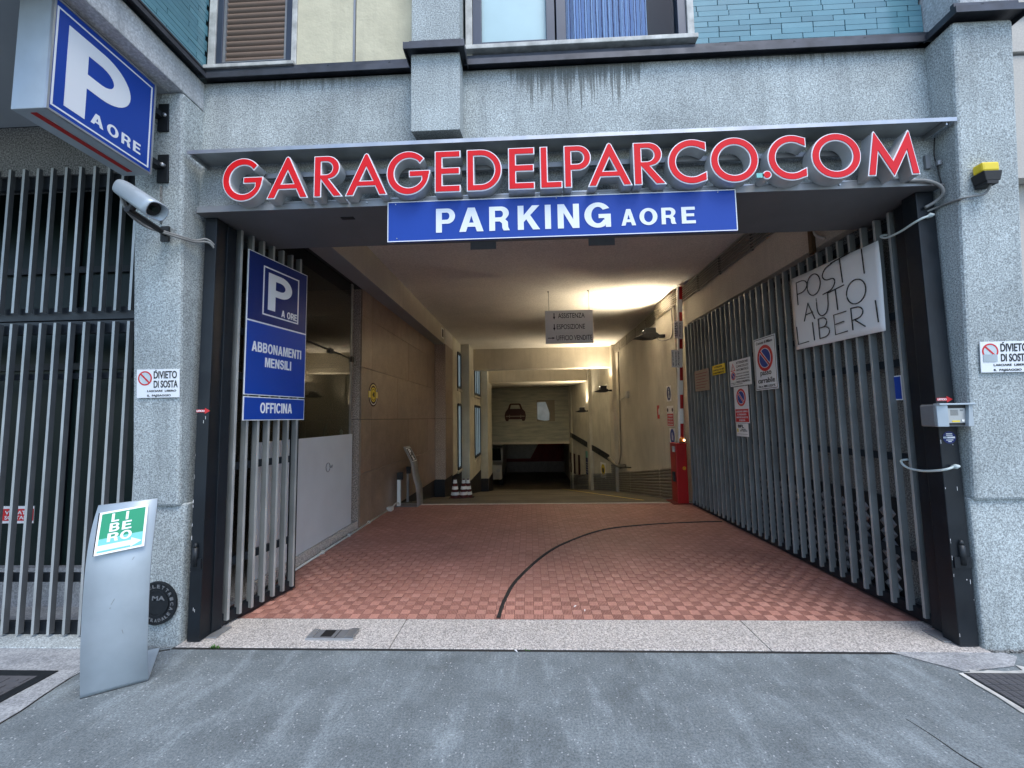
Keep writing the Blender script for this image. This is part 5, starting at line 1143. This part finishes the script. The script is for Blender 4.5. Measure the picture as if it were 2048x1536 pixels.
tr = thing('cable_tray', 'dark cable tray climbing along the far right wall', 'cable tray', (2.5, 17, .3))
bm = bmesh.new(); q0 = (ox(14.8)-.03, 14.8, .0); q1 = (ox(19.6)-.03, 19.6, .62)
bm_hex(bm, [(q0[0], q0[1], q0[2]), (q0[0]-.02, q0[1], q0[2]), (q1[0]-.02, q1[1], q1[2]), (q1[0], q1[1], q1[2])], [(q0[0], q0[1], q0[2]+.22), (q0[0]-.02, q0[1], q0[2]+.22), (q1[0]-.02, q1[1], q1[2]+.22), (q1[0], q1[1], q1[2]+.22)]); obj('tray', bm, 'iron', tr)
tube('cable', smooth_path([(2.84, 12.9, .06), (2.84, 13.8, -.06), (2.76, 14.3, .02), (2.72, 14.8, .1)], 5), .05, 'conduit', tr); tube('cable', smooth_path([(2.86, 12.2, .08), (2.86, 13.0, -.0), (2.84, 13.6, -.1)], 5), .015, 'rubber', tr)
# posters on the far wall
def wallplate(name, l, y0, y1, z0, z1, m, cat='poster', extra=None):
    t = thing(name, l, cat, (ox(y0), y0, z0)); O = Vector((ox(y1)-.02, y1, z0)); U = Vector((ox(y0)-.02, y0, z0))-O; fr = Frame(O, U, (0, 0, 1)); W = U.length; H = z1-z0
    if extra == 'round': frect(fr, 0, W, -.05, H, 'paper', t, 0, .004, 'plate'); fdisc(fr, W/2, H*.5, H*.4, m, t, .005, .002, asp=W/H*.9); fdisc(fr, W/2, H*.45, H*.2, 'black', t, .008, .002, asp=W/H*.9)
    else:
        frect(fr, 0, W, 0, H, m, t, 0, .004, 'plate')
        if extra == 'dark': frect(fr, .02, W-.02, .02, H*.72, 'navy_sign', t, .005, .002); [frect(fr, .06, W-.06, H*.1+k*H*.1, H*.13+k*H*.1, 'silver', t, .008, .001) for k in range(5)]
wallplate('poster', 'tall teal and dark poster on the white part of the far right wall', 16.98, 17.5, -.8, .15, 'teal', extra='dark')
wallplate('sign', 'round yellow and black sign on the far right wall', 15.2, 15.75, -.62, -.12, 'yellow', 'sign', 'round')
for k, (y, l) in enumerate(((18.3, 'dark red wall panel nearest the teal poster'), (19.0, 'dark red wall panel second from the teal poster'), (19.55, 'dark red wall panel farthest down the ramp'))): wallplate('panel', l, y, y+.28, -1.0, -.1, 'maroon', 'panel')
# electrical box by top of gate
t = thing('junction_box', 'cluster of junction boxes and hoses above the right gate leaf', 'junction box', (2.88, 4.0, 3.4))
box('pipe', 2.86, 2.9, 4.18, 4.23, 3.15, 3.95, 'brown_pipe', t); box('box', 2.82, 2.9, 3.92, 4.05, 3.33, 3.55, 'conduit', t, .006); box('box', 2.84, 2.9, 3.72, 3.88, 3.30, 3.52, 'dull_steel', t, .006)
for k in range(4): tube('hose', smooth_path([(2.86, 3.9-k*.05, 3.62), (2.84, 3.85-k*.05, 3.50-.03*k), (2.84, 3.72-k*.04, 3.46-.03*k), (2.86, 3.64-k*.02, 3.60)], 5), .012, 'cable', t, 6)
tube('hose', smooth_path([(2.87, 4.14, 3.6), (2.86, 4.13, 3.4), (2.85, 4.1, 3.3), (2.86, 4.0, 3.22)], 5), .014, 'pvc', t, 6)

# ---- up-lighters (lit lamps)
def uplight(l, x, y, z, energy, power_dir, sc=1.0):
    t = thing('wall_lamp', l, 'wall lamp', (x, y, z), 'uplighter lamps on the right wall')
    # wedge-shaped housing pointing away from the wall
    h = [(x, -.04), (x-.06, .05)]
    bm = bmesh.new(); L_ = .52*sc
    side = [(0, -.015), (-.10*sc, .06*sc), (-.30*sc, .05*sc), (-L_, -.035*sc), (-.30*sc, -.06*sc), (-.12*sc, -.055*sc)]
    wy = .13*sc; tilt = rad(0)
    a_ = [bm.verts.new((x+p, y-wy, z+q)) for p, q in side]; c_ = [bm.verts.new((x+p, y+wy, z+q)) for p, q in side]
    bm.faces.new(a_); bm.faces.new(c_[::-1])
    for k in range(6): bm.faces.new((a_[k], c_[k], c_[(k+1) % 6], a_[(k+1) % 6]))
    obj('housing', bm, 'black_paint', t, .006)
    box('wall_bracket', x, x+.12, y-.04, y+.04, z-.03, z+.03, 'black_paint', t)
    # lens on the sloping upper face
    p0 = Vector((x-.12*sc, y, z+.064*sc)); p1 = Vector((x-.29*sc, y, z+.056*sc)); bm = bmesh.new(); ww = wy*.75
    bm.faces.new([bm.verts.new(v) for v in (p0+Vector((0, -ww, 0)), p0+Vector((0, ww, 0)), p1+Vector((0, ww, 0)), p1+Vector((0, -ww, 0)))]); obj('lens', bm, 'bright', t)
    bm = bmesh.new(); xa, xb_ = x-.31*sc, x-.11*sc; zz = z+.05*sc
    bm_box(bm, xa, xb_, y-ww-.012, y-ww-.004, zz, zz+.11*sc); bm_box(bm, xa, xb_, y+ww+.004, y+ww+.012, zz, zz+.10*sc); bm_box(bm, xa-.008, xa, y-ww-.012, y+ww+.012, zz-.01, zz+.075*sc); bm_box(bm, xb_, xb_+.008, y-ww-.012, y+ww+.012, zz, zz+.13*sc)
    obj('light_cheeks', bm, 'black_paint', t)  # black cheeks added to cut the beam and hide the lens
    ld = bpy.data.lights.new('lamp', 'AREA'); ld.shape = 'RECTANGLE'; ld.size = .10*sc; ld.size_y = .10*sc; ld.energy = energy; ld.color = (1, .84, .60); ld.spread = rad(165)
    lo_ = bpy.data.objects.new('lamp', ld); COL.objects.link(lo_); lo_.parent = t; lo_.matrix_parent_inverse = t.matrix_world.inverted(); lo_.location = (x-.18*sc, y, z+.07*sc)
    lo_.rotation_euler = Vector(power_dir).to_track_quat('-Z', 'Y').to_euler(); return t
uplight('nearest black uplighter on the pilaster beside the barrier pole', PX-.10, 8.55, 3.17, 84, (-1.25, -.45, .95), 1)
uplight('middle black uplighter on the pier under the transverse beam', 2.78-.08, 14.15, 2.42, 60, (-.9, -.2, 1), 1)
uplight('farthest black uplighter down the ramp', ox(16.6)-.18, 16.75, 1.78, 44, (-.8, -.2, 1), .9)
tube('lamp_flex', smooth_path([(PX-.22, 8.45, 3.2), (PX-.16, 8.4, 3.06), (PX-.03, 8.2, 3.04), (PX-.01, 8.05, 3.15), (PX-.01, 8.05, 3.6)], 6), .009, 'cable', bpy.data.objects['wall_lamp'])
# pilaster signs
def pilsign(l, y0, y1, z0, z1, fn, cat='sign'):
    t = thing('sign', l, cat, (PX, y0, z0)); fr = Frame((PX-.004, y1, z0), (0, -1, 0), (0, 0, 1)); fn(t, fr, y1-y0, z1-z0)
def ped(t, fr, W, H):
    frect(fr, 0, W, 0, H, 'paper', t, 0, .003, 'plate'); fdisc(fr, W/2, H/2, H*.45, 'navy_sign', t, .003, .001, asp=.95*W/H)
    fpoly(fr, [(W*.40, H*.22), (W*.48, H*.42), (W*.43, H*.62), (W*.5, H*.72), (W*.57, H*.6), (W*.55, H*.42), (W*.66, H*.22), (W*.58, H*.22), (W*.5, H*.38), (W*.46, H*.22)], 'sign_white', t, .0045, .0008, 'pedestrian'); fdisc(fr, W*.5, H*.78, H*.05, 'sign_white', t, .0045, .0008)
pilsign('round blue pedestrian sign highest of the signs on the pilaster', 8.30, 8.58, 1.83, 2.14, ped)
def redp(t, fr, W, H):
    frect(fr, 0, W, 0, H, 'paper', t, 0, .003, 'plate'); frect(fr, .01, W-.01, .01, H*.62, 'sign_red', t, .003, .001)
    for k, s in enumerate(('ATTENZIONE', 'PASSAGGIO', 'VEICOLI', 'PEDONI')): ftext(fr, s, W*.12, H*.48-k*H*.14, W*.74, H*.08, 'sign_white', t, .01, .005)
    fdisc(fr, W*.12, H*.8, .04, 'black', t, .003, .001); fdisc(fr, W*.86, H*.8, .04, 'maroon', t, .003, .001)
pilsign('white and red text sign in the middle of the pilaster', 8.22, 8.60, 1.33, 1.74, redp)
def bluep(t, fr, W, H):
    frect(fr, 0, W, 0, H, 'paper', t, 0, .003, 'plate'); fdisc(fr, W/2, H*.68, H*.29, 'sign_blue', t, .003, .001, asp=.9); frect(fr, .01, W-.01, .01, H*.33, 'navy_sign', t, .003, .001)
    fpoly(fr, [(W*.38, H*.55), (W*.62, H*.52), (W*.66, H*.7), (W*.56, H*.75), (W*.52, H*.85), (W*.40, H*.8)], 'sign_white', t, .0045, .0008)
    for k in range(3): frect(fr, W*.15, W*.85, H*.06+k*H*.085, H*.09+k*H*.085, 'silver', t, .0045, .0008)
pilsign('blue mandatory sign lowest on the pilaster beside the barrier', 8.18, 8.50, .80, 1.30, bluep)
t = thing('sign', 'small red fire equipment sign on the right wall by the pilaster', 'sign', (2.9, 8.8, 1.6)); fr = Frame((RX-.002, 9.62, 1.36), (0, -1, 0), (0, 0, 1)); frect(fr, 0, .32, .12, .42, 'sign_red', t, 0, .003, 'plate'); frect(fr, .2, .42, 0, .2, 'sign_red', t, .002, .003, 'plate'); fpoly(fr, [(.08, .2), (.2, .22), (.16, .36), (.10, .33)], 'sign_white', t, .003, .001); fpoly(fr, [(.26, .04), (.36, .05), (.33, .15)], 'sign_white', t, .006, .001)
# barrier
BR = thing('barrier', 'red parking barrier cabinet with raised red and white boom', 'barrier', (2.66, 7.7, 0))
box('cabinet', 2.565, 2.755, 7.55, 7.85, .015, 1.04, 'red', BR, .008); box('base_plate', 2.47, 2.78, 7.50, 7.92, .004, .015, 'redwall', BR); box('lid', 2.56, 2.76, 7.545, 7.855, 1.04, 1.055, 'red', BR, .004)
box('key_switch', 2.54, 2.565, 7.6, 7.68, .90, 1.0, 'silver', BR, .004); box('photocell', 2.53, 2.565, 7.62, 7.7, .38, .55, 'rubber', BR, .004)
fr = Frame((2.70, 7.549, .62), (1, 0, 0), (0, 0, 1)); fring(fr, 0, 0, .028, .020, 'yellow', BR, 0, .003, 'lock_ring'); fdisc(fr, 0, 0, .010, 'yellow', BR, 0, .003, 'lock')
zs = 1.06; k = 0
px = lambda z: 2.665+(z-1.06)*(2.80-2.69)/(3.93-1.06)+.0
bands = [(1.056, 1.14, 'white'), (1.14, 1.40, 'red'), (1.40, 1.67, 'white'), (1.67, 1.92, 'red'), (1.92, 2.18, 'white'), (2.18, 2.43, 'red'), (2.43, 2.76, 'white'), (2.76, 2.94, 'red'), (2.94, 3.27, 'white'), (3.27, 3.44, 'red'), (3.44, 3.68, 'white'), (3.68, 3.92, 'red')]
for z0, z1, c in bands:
    bm = bmesh.new(); x0, x1 = px(z0), px(z1)
    for xa, xb_, cc in ((0, .038, 'w'), (.038, .085, 'c')):
        pass
    bm_hex(bm, [(x0+.03, 7.66, z0), (x0+.085, 7.66, z0), (x0+.085, 7.72, z0), (x0+.03, 7.72, z0)], [(x1+.03, 7.66, z1), (x1+.085, 7.66, z1), (x1+.085, 7.72, z1), (x1+.03, 7.72, z1)]); obj('boom_band', bm, c, BR)
bm = bmesh.new(); x0, x1 = px(1.06), px(3.93); bm_hex(bm, [(x0, 7.665, 1.06), (x0+.0295, 7.665, 1.06), (x0+.0295, 7.715, 1.06), (x0, 7.715, 1.06)], [(x1, 7.665, 3.93), (x1+.0295, 7.665, 3.93), (x1+.0295, 7.715, 3.93), (x1, 7.715, 3.93)]); obj('boom_core', bm, 'white', BR)
bm = bmesh.new(); bm_tube(bm, [(2.70, 7.60, 1.056), (2.70, 7.60, 1.075)], .05, 14); obj('beacon_base', bm, 'rubber', BR); bm = bmesh.new(); bm_tube(bm, [(2.70, 7.60, 1.076), (2.70, 7.60, 1.13), (2.70, 7.60, 1.155)], [.045, .045, .02], 14); obj('beacon_lens', bm, 'amber', BR, smooth=True)
bm = bmesh.new(); bmesh.ops.create_icosphere(bm, subdivisions=2, radius=.014); bmesh.ops.translate(bm, verts=bm.verts, vec=(2.72, 7.553, 1.11)); obj('beacon_bulb', bm, 'bright', BR)
def boompaper(l, x0, x1, z0, z1, txt):
    t = thing('notice', l, 'notice', (x0, 7.65, z0)); fr = Frame((x0, 7.655, z0), (1, 0, -.03), (0.03, 0, 1)); W, H = x1-x0, z1-z0; frect(fr, 0, W, 0, H, 'paper', t, 0, .002, 'sheet')
    f2 = Frame(fr.p(W*.8, .03, .003), fr.V, -fr.U)
    for k, s in enumerate(txt): ftext(Frame(fr.p(W*.72-k*.05, .03, .003), fr.V, -fr.U), s, 0, 0, H-.06, .026, 'black', t, .01, 0)
    if len(txt) < 3:
        for k in range(6): frect(fr, .012, .035, .03+k*(H-.05)/6, .05+k*(H-.05)/6, 'black', t, .002, .001)
boompaper('upper white paper hung on the barrier boom', 2.67, 2.83, 2.96, 3.275, ('Prendere', 'QUI'))
boompaper('lower white paper hung on the barrier boom', 2.60, 2.79, 2.42, 2.74, ('Avanti', 'lentamente', 'grazie'))
# hanging sign
HS = thing('sign', 'white hanging sign reading ASSISTENZA ESPOSIZIONE UFFICIO VENDITE', 'sign', (.8, 7.83, 2.95))
y = 7.83; x0, x1 = .331, 1.230
for k in range(3):
    z0 = 2.935+k*.213; box('board', x0, x1, y-.012, y+.012, z0, z0+.211, 'white', HS, .003)
fr = Frame((x0, y-.0125, 2.935), (1, 0, 0), (0, 0, 1))
for k, (s, u, wd) in enumerate((('UFFICIO VENDITE', .205, .67), ('ESPOSIZIONE', .215, .53), ('ASSISTENZA', .245, .50))): ftext(fr, s, u, .213*k+.06, wd, .095, 'black', HS, .004, 0)
for k in (1, 2):
    v = .213*k; fpoly(fr, [(.160, v+.16), (.160, v+.09), (.145, v+.09), (.168, v+.035), (.191, v+.09), (.176, v+.09), (.176, v+.16)][::-1], 'black', HS, 0, .001, 'arrow')
fpoly(fr, [(.04, .10), (.13, .10), (.13, .085), (.175, .107), (.13, .13), (.13, .114), (.04, .114)], 'black', HS, 0, .001, 'arrow')
for x in (.405, 1.165): tube('wire', [(x, y, 3.574), (x, y, 3.94)], .004, 'iron', HS, 5); box('hook', x-.02, x+.005, y-.01, y+.01, 3.93, 3.949, 'iron', HS)
# far painted door with the car picture
FD = thing('overhead_door', 'beige marbled overhead door panel with a dark red car picture at the end of the ramp', 'door', (0, 20, .4))
y = 20.0; box('panel', -1.88, 1.87, y, y+.08, .37, 2.985, 'mural', FD); box('bottom_edge', -1.88, 1.87, y-.02, y, .30, .40, 'stucco', FD)
fr = Frame((-1.2, y-.001, 1.40), (1, 0, 0), (0, 0, 1))
car_ = [(0.06, .0), (.02, .10), (.0, .28), (.05, .45), (.16, .58), (.24, .80), (.30, .84), (.72, .84), (.78, .80), (.86, .58), (.98, .45), (1.02, .28), (1.0, .10), (.95, 0), (.84, 0), (.82, .08), (.2, .08), (.18, 0)]
fpoly(fr, car_, 'maroon', FD, 0, .004, 'car_picture'); fpoly(fr, [(.26, .58), (.32, .77), (.70, .77), (.76, .58)], 'mural', FD, .005, .003, 'car_picture_window'); frect(fr, .06, .96, .20, .25, 'fadedsign', FD, .005, .003, 'bumper')
for u in (.22, .76): frect(fr, u, u+.03, .14, .30, 'fadedsign', FD, .009, .002, 'bumper_guard')
fr = Frame((.35, y-.001, 1.37), (1, 0, 0), (0, 0, 1)); frect(fr, 0, .85, 0, 1.0, 'conduit', FD, 0, .01, 'hatch'); MT['pane_e'] = mat('pale_hatch_pane', (.30, .36, .40), .4, c2=(.5, .56, .6, 1), vscale=3, emit=(.55, .68, .8), es=.05)  # faint emission makes the hatch pane glow with no lamp behind it
fpoly(fr, [(.02, .1), (.35, .02), (.58, .04), (.60, .4), (.42, .92), (.02, .90)], 'pane_e', FD, .011, .003, 'pane')
struct(box('door_frame', 1.90, 2.10, 19.4, 19.6, -2, 2.99, 'cream')); struct(box('door_frame', -1.86, -1.70, 18.6, 18.7, -1.2, 2.99, 'stucco'))
# lower garage beyond
LG = struct(box('wall_back', -4, 4, 26.5, 26.7, -2.2, 2.6, 'redwall')); struct(box('floor_lower', -4, 4, 20.2, 27, -2.2, rz(21)-.004, 'black_paint'))
fr = Frame((-1.8, 26.49, -1.0), (1, 0, 0), (0, 0, 1)); fpoly(fr, [(.2, 0), (1.8, 0), (2.6, 1.4), (3.2, 2.6), (1.5, 2.6), (1.2, 1.9), (.2, 1.8)], 'granite', LG, 0, .005, 'wall_painting'); fring(fr, 1.6, 1.6, .62, .30, 'rubber', LG, .006, .005, 'painted_wheel')
box('band', -4, 4, 26.44, 26.49, -1.85, -1.2, 'granite', LG)
struct(box('wall_far_left', -3.2, -2.6, 18.05, 26.5, -2.2, 3, 'black_paint')); struct(box('wall_far_right', 2.1, 2.6, 20.4, 26.5, -2.2, 3, 'stucco'))
CR = thing('parked_car', 'white van front glimpsed in the dark at the left below the far door', 'car', (-2.0, 22, rz(21)))
zf = rz(21)+.01; bm = bmesh.new(); side = [(20.9, .35), (20.85, .75), (21.0, 1.05), (21.6, 1.15), (22.0, 1.85), (22.4, 1.98), (25, 1.98), (25.1, .35)]
for xx in (-2.5, -1.35): pass
a_ = [bm.verts.new((-2.55, p, zf+q)) for p, q in side]; c_ = [bm.verts.new((-1.42, p, zf+q)) for p, q in side]; bm.faces.new(a_); bm.faces.new(c_[::-1])
for k in range(len(side)): bm.faces.new((a_[k], c_[k], c_[(k+1) % len(side)], a_[(k+1) % len(side)]))
obj('body', bm, 'car', CR, .06)
bm = bmesh.new(); bm.faces.new([bm.verts.new(v) for v in ((-2.45, 21.63, zf+1.22), (-1.5, 21.63, zf+1.22), (-1.55, 21.97, zf+1.82), (-2.4, 21.97, zf+1.82))]); obj('windscreen', bm, 'dark_green', CR)
for x in (-2.4, -1.6): bm = bmesh.new(); bm_tube(bm, [(x, 20.84, zf+.8), (x, 20.88, zf+.8)], .09, 12); obj('headlight', bm, 'bright' if x < -2 else 'steel', CR)
for x in (-2.45, -1.50):
    for yy in (21.5, 24.3): bm = bmesh.new(); bm_tube(bm, [(x-.09, yy, zf+.33), (x+.09, yy, zf+.33)], .33, 18); obj('wheel', bm, 'rubber', CR)
# ceiling stains / hairline marks on lintel
bpy.context.view_layer.update()
